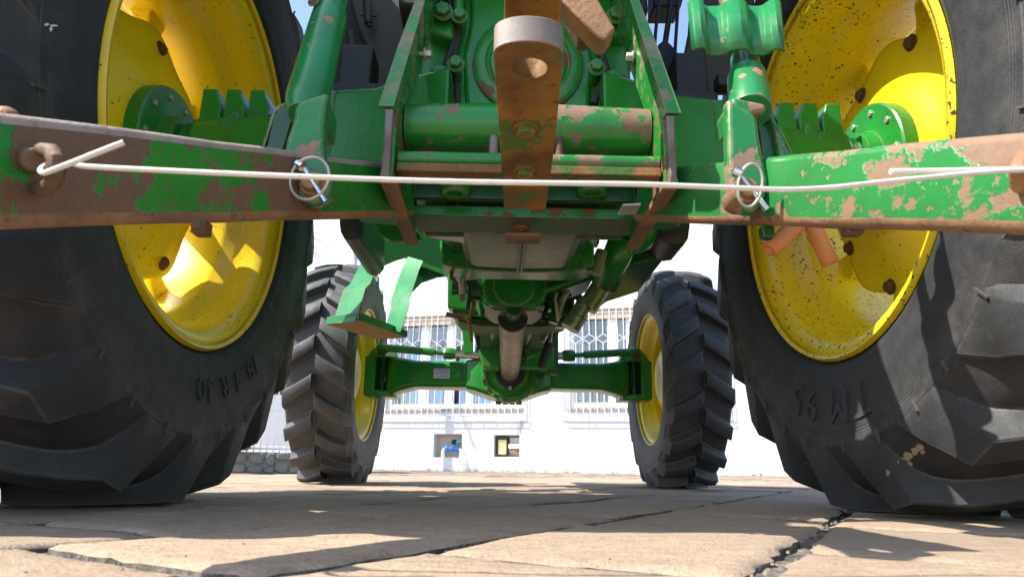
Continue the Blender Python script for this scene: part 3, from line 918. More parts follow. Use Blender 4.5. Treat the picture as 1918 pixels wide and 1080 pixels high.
# small rusty lugs under the links
m = MB(); c = P(378, 428, .74); m.box(c, (.016, .02, .016)); m.hexbolt(c + V((0, -.01, 0)), (0, -1, 0), .006, .006); obj('stop_lug', m, RUST_DARK, tractor, bevel=.002)
m = MB(); c = P(1597, 432, .85); m.box(c, (.024, .02, .014)); obj('stop_lug', m, RUST_DARK, tractor, bevel=.002)
m = MB(); c = P(1450, 424, .97); m.box(c + V((0, .03, 0)), (.02, .02, .02)); obj('stop_lug', m, GREEN_DARK, tractor, bevel=.002)

# ---------------------------------------------------------------- lift rods
def poly(name, pts, Y, dep, mat, bevel=.004, tilt=0, parent=None):
    m = MB(); m.prism([P(x, y, Y) for x, y in pts], (0, dep, 0)); return obj(name, m, mat, parent or tractor, bevel=bevel, seg=3)
YP = .98
GREEN_ROD = paint('green_lift_rod_paint', .27, 18, c1=(.010, .170, .045), c2=(.016, .215, .06), r1=(.26, .16, .09), r2=(.38, .25, .16))
GREEN_FORK = paint('green_fork_paint', .32, 14, er=.010, edge=.85, c1=(.008, .16, .03), c2=(.014, .20, .045), r1=(.20, .12, .08), r2=(.34, .24, .17))  # widened pale edges: worn paint plus edge highlights put into the colour
m = MB()
c0, c1 = P(573, 196, 1.03), P(620, 22, 1.14)
ax = (c1 - c0)
m.tube([c0 - ax * .10, c0 - ax * .03, c0 + ax * .06, c0 + ax * .85, c0 + ax * .96, c1, c1 + ax * .03], [.026, .034, .037, .0345, .0335, .028, .024], 32)
m.tube([c1 - ax * .05, c1 + ax * .6], .0265, 24)
rodL = obj('lift_rod', m, GREEN_ROD, tractor)
rodL['label'] = 'smooth cylindrical lift rod on the shaded side'
m = MB(); m.hexbolt(P(588, 4, 1.10), (-.3, -1, .2), .009, .010); obj('grease_nipple', m, GREEN_CHIP, rodL)
poly('fork_leg', [(552, 198), (560, 186), (614, 172), (606, 235), (607, 290), (619, 318), (622, 345), (612, 368), (590, 381), (566, 376), (546, 354), (527, 324), (529, 296), (536, 262), (549, 222)], YP, .030, GREEN_FORK, .007, parent=rodL)
poly('fork_leg', [(585, 176), (545, 187), (527, 194), (509, 206), (489, 270), (480, 300), (497, 306), (504, 280), (514, 222), (522, 205), (538, 197), (575, 196)], 1.065, .024, GREEN_FORK, .007, parent=rodL)
poly('fork_crotch', [(548, 186), (612, 174), (607, 235), (578, 230), (558, 198)], 1.00, .085, GREEN_FORK, .010, parent=rodL)
def linch(x, y, Y, par, r=.030, edge=1.0, ang=0):
    m = MB(); c = P(x, y, Y)
    m.cyl(c + V((0, .05, 0)), c + V((0, -.004, 0)), .021, seg=24); m.cyl(c, c + V((0, -.016, 0)), .016, .0145, seg=24)
    p = obj('link_pin', m, RUST_PLAIN, par, bevel=.0015)
    m = MB(); R = []
    for k in range(33):
        a = 2 * PI * k / 32
        R.append(c + V((r * edge * math.cos(a) + .004 * math.sin(a), -.020 - .006 * math.sin(a), r * math.sin(a) * 1.1)))
    m.tube(R, .0026, 8, caps=False); obj('pin_ring', m, ZINC, p)
    m = MB(); m.tube([c + V((-.022, -.018, .024)), c + V((-.012, -.02, .018))], .0085, 12)
    m.tube([c + V((-.012, -.012, .02)), c + V((.026, -.012, -.036))], .0048, 10); obj('linch_pin', m, CHROME, p)
    return p
poly('slot_shade_panel', [(548, 190), (560, 200), (548, 226), (532, 275), (520, 300), (490, 300), (500, 268), (512, 215), (525, 198)], 1.060, .03, GREEN_DARK, .003, parent=rodL)  # added panel behind the slot; its dark green paints the shade inside
linch(586, 344, .975, rodL)
# right: screw type lift rod
m = MB()
c0, c1 = P(1405, 200, 1.03), P(1395, 112, 1.09); ax = c1 - c0
m.tube([c0 - ax * .10, c0 - ax * .06, c0 + ax * .1, c0 + ax * .60, c0 + ax * .64, c0 + ax * .70, c1, c1 + ax * .05], [.0355, .0365, .0365, .0345, .033, .027, .0265, .024], 28)
rodR = obj('lift_rod', m, GREEN_ROD, tractor)
rodR['label'] = 'screw adjusted lift rod with threaded neck and clamp plate'
m = MB()
c2 = P(1388, 92, 1.095); c3 = P(1383, 72, 1.10); dth = (c3 - c1)
for k in range(6):
    a = c1 + dth * (k / 6.); m.tube([a, a + dth * .08, a + dth * .16], [.0125, .0155, .0125], 16)
m.tube([c1, c3 + dth * .6], .0115, 14); obj('screw_thread', m, ZINC, rodR)
m = MB(); m.tube([c3 + dth * .3, c3 + dth * 4], .0155, 14); obj('adjusting_rod', m, EDGE, rodR)
poly('fork_leg', [(1363, 182), (1385, 196), (1406, 204), (1419, 220), (1424, 262), (1430, 292), (1441, 335), (1433, 372), (1413, 397), (1388, 390), (1368, 355), (1365, 300)], .955, .030, GREEN_FORK, .007, parent=rodR)
poly('fork_leg', [(1402, 194), (1436, 198), (1452, 211), (1489, 292), (1484, 310), (1464, 310), (1456, 270), (1450, 228), (1440, 216), (1412, 212)], 1.03, .024, GREEN_FORK, .006, parent=rodR)
poly('fork_crotch', [(1370, 180), (1436, 194), (1436, 208), (1412, 212), (1378, 226)], .975, .085, GREEN_FORK, .010, parent=rodR)
poly('slot_shade_panel', [(1410, 205), (1448, 210), (1456, 250), (1464, 300), (1430, 305), (1420, 230)], 1.045, .03, GREEN_DARK, .003, parent=rodR)
linch(1396, 357, .945, rodR, .030, .62)
# corrugated clamp plate
m = MB()
cs = [(1294, .975), (1299, .958), (1308, .952), (1317, .960), (1322, .985), (1330, 1.0), (1350, 1.0), (1358, .992), (1364, .970), (1372, .962), (1384, .958), (1396, .966), (1404, .990), (1412, .998), (1428, 1.0), (1436, .992), (1442, .966), (1450, .956), (1458, .960), (1464, .978)]
ra_ = [P(x - 8, 14, 1.065) + V((0, (y - 1.0) * .45, 0)) for x, y in cs]; rb_ = [P(x, 104, 1.04) + V((0, (y - 1.0) * .5, 0)) for x, y in cs]
m.loft([ra_, [a * .5 + b * .5 for a, b in zip(ra_, rb_)], rb_], closed=False, caps=False)
obj('clamp_plate', m, paint('green_clamp_paint', .20, 15, c1=(.010, .165, .045), c2=(.016, .21, .06), r1=(.24, .15, .10), r2=(.4, .3, .24)), rodR, solid=.006, smooth=24)

# ---------------------------------------------------------------- U bolts, black brackets
def ubolt(s):
    x0 = s * .535
    m = MB(); m.box((x0, YR - .10, 1.045), (.09, .045, .035)); obj('clamp_bar', m, BLACK, tractor, bevel=.004)
    m = MB(); m.cyl(V((x0 + s * .03, YR - .10, .90)), V((x0 + s * .03, YR - .10, 1.075)), .0125, seg=14); m.hexbolt(V((x0 + s * .03, YR - .10, 1.062)), (0, 0, 1), .02, .018); obj('clamp_stud', m, RUST_PLAIN, tractor)
    m = MB(); m.box((s * .44, YR - .02, 1.08), (.085, .10, .15)); m.box((s * .42, YR - .03, 1.005), (.15, .14, .035))
    obj('cab_mount', m, BLACK, tractor, bevel=.006)
both(ubolt)

# ---------------------------------------------------------------- mudguards, cab, hood (mostly out of frame)
def mudguard(s):
    m = MB()
    rings = []
    for k in range(11):
        a = math.radians(-62 + k * 8.5)
        r = 1.03
        rings.append([V((s * x, YR + r * math.sin(a), HR + r * math.cos(a) + dz)) for x, dz in ((.75, .0), (.76, .02), (.79, .03), (1.24, .03), (1.27, .0))])
    m.loft(rings, closed=False, caps=False)
    obj('mudguard', m, PLASTIC, tractor, solid=.012)
both(mudguard)
m = MB()
m.prism([V((-.36, 1.62, 1.36)), V((-.36, 2.75, 1.24)), V((-.36, 2.75, 1.30)), V((-.36, 1.62, 1.45))], (.72, 0, 0)); obj('cab_floor', m, BLACK, tractor, bevel=.01)
m = MB()
m.prism([V((-.36, 1.60, 1.44)), V((-.36, 2.75, 1.30)), V((-.36, 2.9, 1.9)), V((-.36, 2.75, 2.72)), V((-.36, 1.55, 2.72)), V((-.36, 1.42, 2.0))], (.72, 0, 0)); obj('cab', m, BLACK_GLOSS, tractor, bevel=.03)
m = MB(); m.box((0, 2.15, 2.78), (1.0, 1.45, .12)); obj('cab_roof', m, GREEN, tractor, bevel=.04, seg=4)
m = MB()
m.prism([V((-.33, 2.8, 1.0)), V((-.33, 4.35, .95)), V((-.33, 4.45, 1.1)), V((-.33, 4.35, 1.55)), V((-.33, 2.8, 1.72))], (.66, 0, 0)); obj('engine_hood', m, GREEN, tractor, bevel=.04, seg=4)
m = MB(); m.prism([V((-.27, y, z)) for y, z in ((1.24, 1.34), (1.18, 1.42), (1.20, 1.58), (1.34, 1.66), (1.62, 1.66), (1.62, 1.32), (1.46, 1.30))], (.54, 0, 0)); obj('unseen_lift_cover', m, GREEN_CAST, tractor, bevel=.02, seg=3)  # out of frame; added to block sun from the right tyre's sidewall
m = MB(); m.cyl(V((-.40, 1.33, 1.47)), V((.40, 1.33, 1.47)), .045, seg=24); obj('rockshaft', m, GREEN, tractor, bevel=.004)
_l0, _l1 = P(573, 196, 1.03), P(620, 22, 1.14); _r1, _r3 = P(1395, 112, 1.09), P(1383, 72, 1.10)
m = MB(); m.prism([P(1052, -30, 1.05), P(1082, -48, 1.05), V((.10, 1.25, 1.40)), V((.07, 1.25, 1.40))], (0, .03, 0)); obj('hook_stem', m, RUST_DARK, tractor, bevel=.003)
for s, rt in ((-1, _l1 + (_l1 - _l0) * .56), (1, _r3 + (_r3 - _r1) * 3.7)):
    m = MB(); a = V((s * .36, 1.33, 1.47)); b = rt; d = (b - a).normalized(); n = d.cross(V((1, 0, 0))).normalized()
    if n.z < 0: n = -n
    m.loft([[a - d * .06 + n * .06 + V((x, 0, 0)) for x in (-.018, .018)] + [a - d * .06 - n * .06 + V((x, 0, 0)) for x in (.018, -.018)],
            [a + d * .08 + n * .05 + V((x, 0, 0)) for x in (-.016, .016)] + [a + d * .08 - n * .05 + V((x, 0, 0)) for x in (.016, -.016)],
            [b + d * .04 + n * .03 + V((x, 0, 0)) for x in (-.015, .015)] + [b + d * .04 - n * .03 + V((x, 0, 0)) for x in (.015, -.015)]])
    obj('lift_arm', m, GREEN, tractor, bevel=.006)
# dark panels filling the space behind the lift rods
poly('mudguard_bracket', [(655, -40), (775, -40), (768, 40), (735, 150), (729, 164), (696, 164), (690, 100), (668, 55)], 1.70, .03, plain('dark_dusty_plastic', (.022, .021, .020), .6, var=.3, bump=.5), tractor, .004) if False else None
DUSTY = plain('dark_dusty_plastic', (.028, .026, .024), .6, var=.35, scale=30, bump=.5)
m = MB(); m.prism([P(x, y, 1.72) for x, y in ((640, -60), (790, -60), (770, 40), (740, 150), (736, 172), (690, 172), (692, 100), (668, 50))], (0, .10, 0)); obj('mudguard_bracket', m, DUSTY, tractor, bevel=.008)
m = MB(); m.prism([P(x, y, 1.84) for x, y in ((586, -60), (700, -60), (700, 176), (612, 176))], (0, .04, 0)); obj('mudguard_bracket', m, BLACK, tractor, bevel=.004)
m = MB(); m.tube([P(686, -10, 1.68), P(690, 45, 1.68)], [.013, .011], 14); m.tube([P(676, 28, 1.68), P(705, 30, 1.68)], .0045, 8); m.tube([P(691, 44, 1.68), P(692, 50, 1.68)], .007, 10); obj('drain_valve', m, BLACK, tractor)
m = MB(); m.tube([P(655, 60, 1.60), P(662, 100, 1.60), P(652, 146, 1.58)], .012, 12); obj('cable', m, HOSE_BLK, tractor)
m = MB(); m.prism([P(x, y, 1.72) for x, y in ((1298, -60), (1420, -60), (1400, 172), (1258, 178), (1260, 150), (1282, 100), (1290, 60))], (0, .02, 0)); obj('mudguard_bracket', m, DUSTY, tractor, bevel=.008)
m = MB(); m.prism([P(x, y, 2.0) for x, y in ((1224, -40), (1290, -40), (1276, 12), (1224, 12))], (0, .1, 0)); obj('cross_member', m, BLACK, tractor, bevel=.006)
for pts, r in (([(1239, -40), (1228, 60), (1224, 120)], .006), ([(1264, -40), (1246, 80), (1246, 180)], .010), ([(1272, -20), (1265, 85), (1262, 180)], .006)):
    m = MB(); m.tube([P(x, y, 1.95) for x, y in pts], r, 12); obj('linkage_rod', m, BLACK, tractor)
m = MB(); m.prism([P(x, y, 1.92) for x, y in ((1234, 82), (1246, 72), (1266, 92), (1272, 140), (1262, 176), (1240, 176), (1230, 110))], (0, .05, 0)); obj('linkage_block', m, BLACK, tractor, bevel=.006)
m = MB(); m.box(P(1281, 122, 1.66), (.012, .012, .024)); obj('connector', m, RUST_PLAIN, tractor, bevel=.002)

# ---------------------------------------------------------------- belly
m = MB()
rings = []
for Y, hw, zb, zt in ((1.50, .155, .672, .80), (1.58, .160, .660, .80), (1.86, .150, .655, .80), (1.90, .140, .664, .80)):
    rings.append([V((-hw, Y, zt)), V((-hw - .01, Y, zb + .03)), V((-hw + .015, Y, zb + .004)), V((0, Y, zb)), V((hw - .015, Y, zb + .004)), V((hw + .01, Y, zb + .03)), V((hw, Y, zt))])
m.loft(rings); obj('transmission_belly', m, BELLY, tractor, bevel=.008, seg=3)
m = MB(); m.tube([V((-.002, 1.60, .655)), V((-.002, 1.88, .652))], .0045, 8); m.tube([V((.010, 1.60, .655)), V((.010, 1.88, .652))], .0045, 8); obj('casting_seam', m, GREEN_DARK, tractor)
m = MB()
m.prism([V((x, 1.93, z)) for x, z in ((-.235, .685), (-.235, .85), (.235, .85), (.235, .685), (.18, .672), (-.18, .672))], (0, .12, 0)); obj('belly_flange', m, GREEN_CAST, tractor, bevel=.006)
m = MB(); pts = []
for k in range(21):
    u = k / 20; x = -.20 + .40 * u
    pts.append(V((x, 1.925, .676 - .010 * (1 - (2 * u - 1) ** 2))))
m.tube(pts, .0055, 10); obj('flange_rim', m, GREEN_CAST, tractor)
for x, w_ in ((-.20, .10), (.20, .12)):
    m = MB(); m.cyl(V((x - w_ / 2 * (1 if x > 0 else 1), 1.62, .70)), V((x + w_ / 2, 1.62, .70)), .036, seg=20); m.box((x, 1.62, .74), (w_, .09, .05)); obj('side_housing', m, OLIVE, tractor, bevel=.004)
m = MB(); m.prism([V((-.26, 1.58, .685)), V((-.15, 1.58, .672)), V((-.15, 1.70, .672)), V((-.26, 1.70, .69))], (0, 0, .02)); obj('side_bracket', m, ZINC, tractor, bevel=.002)
for k in range(9):
    B = MB(); B.hexbolt(V((-.20 + .05 * k, 1.928, .688)), (0, -1, 0), .008, .008); obj('flange_bolt', B, GREEN_CAST, tractor)
for x, z in ((-.105, .70), (.105, .70), (-.105, .76), (.105, .76)):
    B = MB(); B.hexbolt(V((x, 2.279, z)), (0, -1, 0), .008, .008); obj('flange_bolt', B, GREEN_CAST, tractor)
for pts, r, Y, mt in (([(1030, 505), (1022, 540), (1024, 575), (1016, 600)], .008, 2.42, 'HOSE_BLK'), ([(1040, 500), (1048, 530), (1040, 560), (1046, 600)], .006, 2.30, 'ZINC'), ([(1100, 500), (1080, 530), (1068, 560), (1072, 590)], .011, 2.5, 'HOSE_BLK'),
                      ([(1010, 610), (1030, 600), (1048, 575), (1062, 545), (1090, 500)], .007, 2.6, 'OLIVE'), ([(860, 470), (866, 505), (880, 540), (876, 580)], .007, 2.2, 'HOSE_BLK'), ([(884, 500), (880, 520), (892, 548), (900, 590)], .008, 2.5, 'OLIVE'), ([(848, 520), (868, 522), (900, 518)], .007, 2.15, 'ZINC'), ([(846, 548), (872, 545), (905, 552)], .009, 2.3, 'OLIVE')):
    m = MB(); m.tube([P(x, y, Y) for x, y in pts], r, 10); obj('hydraulic_pipe' if mt != 'HOSE_BLK' else 'black_hose', m, globals()[mt], tractor)
# gearbox sump with round boss
m = MB()
def sump(Y, k):
    hw = .118 * k; pts = [(-hw, .80), (-hw, .69), (-hw + .012, .658), (-hw + .035, .640), (hw - .035, .640), (hw - .012, .658), (hw, .69), (hw, .80)]
    return [V((x, Y, z)) for x, z in pts]
m.loft([sump(2.28, .97), sump(2.295, 1.0), sump(2.52, 1.0)]); obj('gearbox_sump', m, GREEN_CAST, tractor, bevel=.010, seg=3)
m = MB(); c = P(963, 535, 2.28); m.rev(c, (0, -1, 0), [(0, .078), (.006, .078), (.009, .070), (.004, .066), (.004, 0)], 40); obj('sump_cover', m, GREEN, tractor)
m = MB()
m.loft([[V((-.112, 2.31, .655)), V((-.07, 2.31, .632)), V((.07, 2.31, .632)), V((.112, 2.31, .655))], [V((-.112, 2.50, .648)), V((-.07, 2.50, .622)), V((.07, 2.50, .622)), V((.112, 2.50, .648))]], closed=True); obj('sump_bottom', m, BELLY, tractor, bevel=.004)
m = MB(); m.cyl(V((-.002, 2.30, .640)), V((-.004, 2.42, .630)), .030, .036, seg=20); m.box((-.002, 2.36, .648), (.075, .06, .03)); obj('shaft_gland', m, GREEN_DARK, tractor, bevel=.003)
# engine and clutch housing seen above and behind
m = MB(); m.prism([V((x, 2.52, z)) for x, z in ((-.24, .665), (-.25, 1.1), (.25, 1.1), (.24, .665), (.10, .655), (-.10, .655))], (0, .25, 0)); obj('clutch_housing', m, GREEN_CAST, tractor, bevel=.01)
m = MB(); m.prism([P(855, 595, 2.55), P(1065, 600, 2.55), P(1060, 606, 2.55), P(1010, 612, 2.55), P(900, 610, 2.55), P(860, 602, 2.55)], (0, .16, 0)); obj('housing_bottom_plate', m, OLIVE, tractor, bevel=.003)
m = MB()
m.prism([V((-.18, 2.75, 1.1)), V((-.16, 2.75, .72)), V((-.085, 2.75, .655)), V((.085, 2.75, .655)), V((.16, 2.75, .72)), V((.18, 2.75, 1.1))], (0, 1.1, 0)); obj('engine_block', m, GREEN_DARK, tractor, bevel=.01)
def frame_rail(s):
    m = MB(); m.prism([V((s * .10, 2.8, .69)), V((s * .175, 2.8, .69)), V((s * .15, 3.7, .60)), V((s * .06, 3.7, .60))], (0, 0, .10)); obj('front_support', m, OLIVE, tractor, bevel=.01)
both(frame_rail)

# ---------------------------------------------------------------- drive shaft and front axle
m = MB()
a, b = V((-.004, 2.40, .628)), V((.004, 3.42, .565))
m.tube([a, a * .97 + b * .03, a * .6 + b * .4, a * .05 + b * .95, b], [.050, .052, .050, .049, .048], 36); obj('drive_shaft', m, SHAFT, tractor)
m = MB(); m.tube([a + V((0, -.006, 0)), a + V((0, .012, -.001))], [.056, .056], 32); obj('shaft_collar', m, BLACK, tractor)
m = MB(); c = V((.006, 3.405, .562))
pts = []
for k in range(36):
    an = 2 * PI * k / 36; r = .076 + .020 * max(0, math.cos(3 * (an + PI / 2))) ** 2
    pts.append(c + V((r * math.cos(an), 0, r * math.sin(an))))
m.prism(pts, (0, .014, 0)); obj('shaft_flange', m, BLACK, tractor, bevel=.003)
for an in (-PI / 2, PI / 6, 5 * PI / 6):
    B = MB(); B.hexbolt(c + V((.081 * math.cos(an), -.001, .081 * math.sin(an))), (0, -1, 0), .0115, .012, False); obj('flange_bolt', B, ZINC, tractor)
# axle beam
m = MB()
def asec(x, zt, zb, y0, y1):
    b = .016
    return [V((x, y0, zb + b)), V((x, y0, zt - b)), V((x, y0 + b, zt)), V((x, y1 - b, zt)), V((x, y1, zt - b)), V((x, y1, zb + b)), V((x, y1 - b, zb)), V((x, y0 + b, zb))]
rings = [asec(-.655, .648, .462, 3.57, 3.74), asec(-.63, .662, .456, 3.555, 3.74), asec(-.585, .655, .478, 3.545, 3.73), asec(-.50, .640, .500, 3.54, 3.73), asec(-.235, .640, .500, 3.535, 3.74), asec(-.225, .646, .490, 3.515, 3.75), asec(-.18, .648, .480, 3.50, 3.78),
         asec(-.10, .66, .452, 3.475, 3.80), asec(0, .66, .436, 3.465, 3.80), asec(.10, .66, .452, 3.475, 3.80), asec(.18, .648, .480, 3.50, 3.78), asec(.225, .646, .490, 3.515, 3.75), asec(.235, .640, .500, 3.535, 3.74), asec(.50, .640, .500, 3.54, 3.73), asec(.585, .655, .478, 3.545, 3.73), asec(.63, .662, .456, 3.555, 3.74), asec(.655, .648, .462, 3.57, 3.74)]
m.loft(rings); axle = obj('front_axle', m, GREEN, tractor, bevel=.005, smooth=45)
m = MB(); cc = V((.006, 3.46, .568))
m.rev(cc, (0, -1, 0), [(-.08, .152), (-.01, .152), (-.002, .149), (0, .140), (.012, .134), (.014, .128), (.006, .122), (.004, .112), (.018, .104), (.035, .096), (.042, .07), (.042, 0)], 56)
obj('differential_cover', m, GREEN_CAST, axle, smooth=30)
for k in range(9):
    an = PI + .30 + k * (PI - .6) / 8
    B = MB(); B.hexbolt(cc + V((.1435 * math.cos(an), -.0, .1435 * math.sin(an))), (0, -1, 0), .0095, .010); obj('cover_bolt', B, GREEN, axle)
for x, z in ((-.205, .59), (-.205, .535), (.205, .59), (.205, .535)):
    B = MB(); B.hexbolt(V((x, 3.535, z)), (0, -1, 0), .0105, .012); obj('cover_bolt', B, GREEN, axle)
B = MB(); c = P(860, 703, 3.54); B.hexbolt(c, (0, -1, 0), .017, .012); obj('drain_plug', B, GREEN_CAST, axle)
m = MB()
for k in range(4): m.hexbolt(V((-.052 + .036 * k, 3.55, .440)), (0, 0, -1), .017, .028, False)
obj('pivot_nuts', m, RUST_PLAIN, axle)
# maker's plate with blue and white bands and a red mark
m = MB(); a, b = P(813, 690, 3.533), P(842, 708, 3.533)
m.box((a + b) / 2, (abs(b.x - a.x), .002, abs(a.z - b.z))); pl = obj('data_plate', m, plain('white_plate', (.75, .75, .78), .4), axle)
for k in range(4):
    m = MB(); z = a.z - (k + .55) * (a.z - b.z) / 4.2; m.box(V(((a.x + b.x) / 2, 3.5312, z)), (abs(b.x - a.x) * .92, .001, .0055)); obj('plate_band', m, plain('blue_print', (.03, .06, .32), .4) if k == 0 else bpy.data.materials['blue_print'], pl)
m = MB(); m.box(P(835, 705, 3.5300), (.004, .001, .010)); obj('plate_mark', m, plain('red_print', (.5, .03, .04), .4), pl)
# faint cast lettering on the differential
def cast_text(body, size, c, rot, par):
    cu = bpy.data.curves.new('cast_lettering', 'FONT'); cu.body = body; cu.size = size; cu.extrude = .002; cu.align_x = 'CENTER'; cu.align_y = 'CENTER'
    to = bpy.data.objects.new('cast_lettering', cu); COL.objects.link(to)
    dg = bpy.context.evaluated_depsgraph_get(); me = bpy.data.meshes.new_from_object(to.evaluated_get(dg)); bpy.data.objects.remove(to)
    mb = MB(); R = Matrix.Rotation(rot, 3, 'Y') @ Matrix.Rotation(PI / 2, 3, 'X')
    mb.add([R @ v.co + V(c) for v in me.vertices], [tuple(p.vertices) for p in me.polygons]); return obj('cast_lettering', mb, GREEN_CAST, par, smooth=0)
# knuckles
def knuckle(s):
    m = MB()
    x0 = s * .655
    m.prism([V((x0, 3.53, z)) for z in ()], (0, 0, 0)) if False else None
    m.loft([[V((s * x, y, .655)) for x, y in ((.60, 3.58), (.70, 3.53), (.765, 3.55), (.775, 3.76), (.60, 3.74))], [V((s * x, y, .695)) for x, y in ((.62, 3.60), (.70, 3.55), (.75, 3.57), (.76, 3.74), (.62, 3.72))]])
    m.prism([V((s * .715, 3.55, .45)), V((s * .772, 3.55, .45)), V((s * .775, 3.55, .66)), V((s * .715, 3.55, .66))], (0, .20, 0))
    m.loft([[V((s * x, y, .445)) for x, y in ((.60, 3.58), (.70, 3.55), (.765, 3.57), (.765, 3.72), (.60, 3.72))], [V((s * x, y, .478)) for x, y in ((.60, 3.58), (.70, 3.545), (.77, 3.56), (.77, 3.73), (.60, 3.72))]])
    k = obj('steering_knuckle', m, GREEN, axle, bevel=.008, seg=3)
    m = MB(); m.cyl(V((s * .69, 3.64, .48)), V((s * .69, 3.64, .66)), .034, seg=18); m.box((s * .70, 3.67, .565), (.05, .06, .14)); m.rev(V((s * .66, 3.64, .565)), (s, 0, 0), [(0, .07), (.012, .07), (.02, .055), (.02, 0)], 20); obj('knuckle_joint', m, GREEN_DARK, k, bevel=.004)
    m = MB(); m.cyl(V((s * .69, 3.55, .665)), V((s * .69, 3.55, .715)), .022, seg=16); m.hexbolt(V((s * .69, 3.55, .712)), (0, 0, 1), .016, .014); m.hexbolt(V((s * .735, 3.60, .695)), (0, 0, 1), .013, .016); obj('knuckle_pin', m, GREEN_CAST, k)
    m = MB(); m.box((s * .607, 3.57, .465), (.018, .012, .03)); obj('grease_cap', m, CORD, k, bevel=.003)
    # track rod
    z0 = .690
    m = MB()
    e = V((s * .675, 3.505, z0 + .008)); f = V((s * .40, 3.505, z0 - .012)); g = V((s * .352, 3.505, z0 - .016)); h = V((s * .285, 3.505, z0 - .02))
    m.tube([e, e * .9 + f * .1, f, f + (g - f) * .05, g], [.022, .0205, .0205, .013, .013], 20); m.sphere(e, .032, 12, (1.2, 1, .75))
    tr = obj('track_rod', m, GREEN, axle, smooth=40)
    m = MB(); m.tube([g, g * .9 + h * .1, g * .75 + h * .25, g * .3 + h * .7, h], [.024, .030, .032, .032, .026], 8); obj('ball_joint', m, GREEN, tr, smooth=30)
    m = MB(); m.cyl(e + V((0, -.002, -.03)), e + V((0, -.002, -.018)), .026, seg=16); obj('joint_boot', m, RUST_DARK, tr)
    m = MB(); m.cyl(h, V((s * .12, 3.505, z0 - .03)), .0205, seg=24); obj('steering_piston', m, CHROME, axle)
both(knuckle)
m = MB(); m.cyl(V((-.15, 3.505, .66)), V((.15, 3.505, .66)), .036, seg=24); m.box((0, 3.55, .665), (.26, .10, .06)); obj('steering_cylinder', m, GREEN, axle, bevel=.004)
cast_text('R 261', .028, V((-.10, 3.478, .605)), .9, axle)
# front support standing on the axle
m = MB()
m.prism([P(862, 600, 3.40), P(882, 596, 3.40), P(886, 618, 3.40), P(886, 660, 3.40), P(868, 662, 3.40), P(868, 640, 3.40)], (0, .02, 0)); obj('bracket_plate', m, paint('bright_bracket_paint', .0, 10), tractor, bevel=.003)
for s, pts in ((-1, [(880, 600), (918, 600), (945, 660), (935, 690), (905, 688)]), (1, [(975, 605), (1030, 600), (1020, 660), (985, 672)])):
    m = MB(); m.prism([P(x, y, 3.20) for x, y in pts], (0, .12, 0)); obj('pivot_casting', m, GREEN_CHIP if s < 0 else GREEN_CAST, tractor, bevel=.01)
m = MB(); m.prism([P(x, y, 3.30) for x, y in ((965, 640), (1002, 632), (1008, 668), (965, 674))], (0, .15, 0)); obj('pivot_block', m, RUST_PLAIN, tractor, bevel=.01)
m = MB(); m.prism([P(x, y, 3.32) for x, y in ((902, 690), (922, 628), (1000, 628), (1040, 650), (1040, 690))], (0, .25, 0)); obj('axle_saddle', m, GREEN, tractor, bevel=.012)
m = MB(); m.prism([P(x, y, 3.35) for x, y in ((1028, 560), (1046, 560), (1046, 700), (1028, 700))], (0, .1, 0)); obj('front_frame_post', m, GREEN_DARK, tractor, bevel=.006)

# ---------------------------------------------------------------- pipes, hoses and filters to the right of the gearbox
def pipe(name, pts, r, Y, mat, seg=16, par=None):
    m = MB(); ys = Y if isinstance(Y, (list, tuple)) else [Y] * len(pts)
    m.tube([P(x, y, yy) for (x, y), yy in zip(pts, ys)], r, seg); return obj(name, m, mat, par or tractor, bevel=0)
m = MB(); a, b = P(1172, 440, 2.0), P(1132, 533, 2.12)
t = (b - a).normalized()
m.tube([a, b], [.046, .044], 28, caps=False); obj('filter_canister', m, GREEN, tractor, solid=.004)
m = MB(); m.sphere(P(1192, 432, 2.05), .07, 14, (1, 1, 1.1)); obj('filter_head', m, GREEN, tractor)
OLIVEP = steel('oily_green_pipe', (.06, .16, .05), (.34, .33, .24), .25, .5)
pipe('suction_pipe', [(1160, 480), (1130, 530), (1100, 577)], [.038, .037, .036], 2.3, OLIVEP, 24)
pipe('pipe_collar', [(1098, 560), (1082, 592)], .029, 2.30, OLIVEP, 20)
pipe('pipe_collar', [(1086, 584), (1067, 615)], [.035, .034], 2.32, OLIVEP, 20)
pipe('silver_fitting', [(1128, 470), (1112, 512)], [.018, .022], 1.95, BELLY, 16)
pipe('hydraulic_pipe', [(1098, 470), (1060, 540), (1042, 580), (1036, 605)], .018, 2.35, GREEN_DARK, 14)
pipe('hydraulic_pipe', [(1080, 520), (1052, 560), (1046, 592)], .012, 2.32, OLIVEP, 12)
pipe('hydraulic_pipe', [(1020, 545), (1050, 535), (1092, 521)], .010, 2.25, GREEN_CAST, 12)
pipe('hydraulic_pipe', [(1020, 530), (1042, 520), (1095, 505)], .008, 2.25, GREEN_DARK, 12)
pipe('oil_bulb', [(1052, 592), (1050, 606), (1050, 614)], [.020, .030, .022], 2.45, GREEN, 16)
pipe('black_hose', [(1060, 560), (1046, 606), (1030, 640), (1012, 690)], [.018, .020, .020, .019], [2.9, 2.95, 2.95, 2.95], HOSE_BLK, 16)
pipe('spring_hose', [(1030, 590), (1022, 610), (1018, 640)], .014, 3.0, ZINC, 12)
pipe('hydraulic_pipe', [(1022, 560), (1036, 596), (1030, 640)], .009, 2.8, OLIVEP, 10)
for x, y, sx, sz in ((1032, 575, .03, .03), (1062, 545, .03, .05), (1028, 520, .05, .02), (1086, 490, .05, .03), (1104, 455, .07, .02)):
    m = MB(); m.box(P(x, y, 2.4), (sx, .06, sz)); obj('valve_block', m, GREEN_DARK, tractor, bevel=.005)
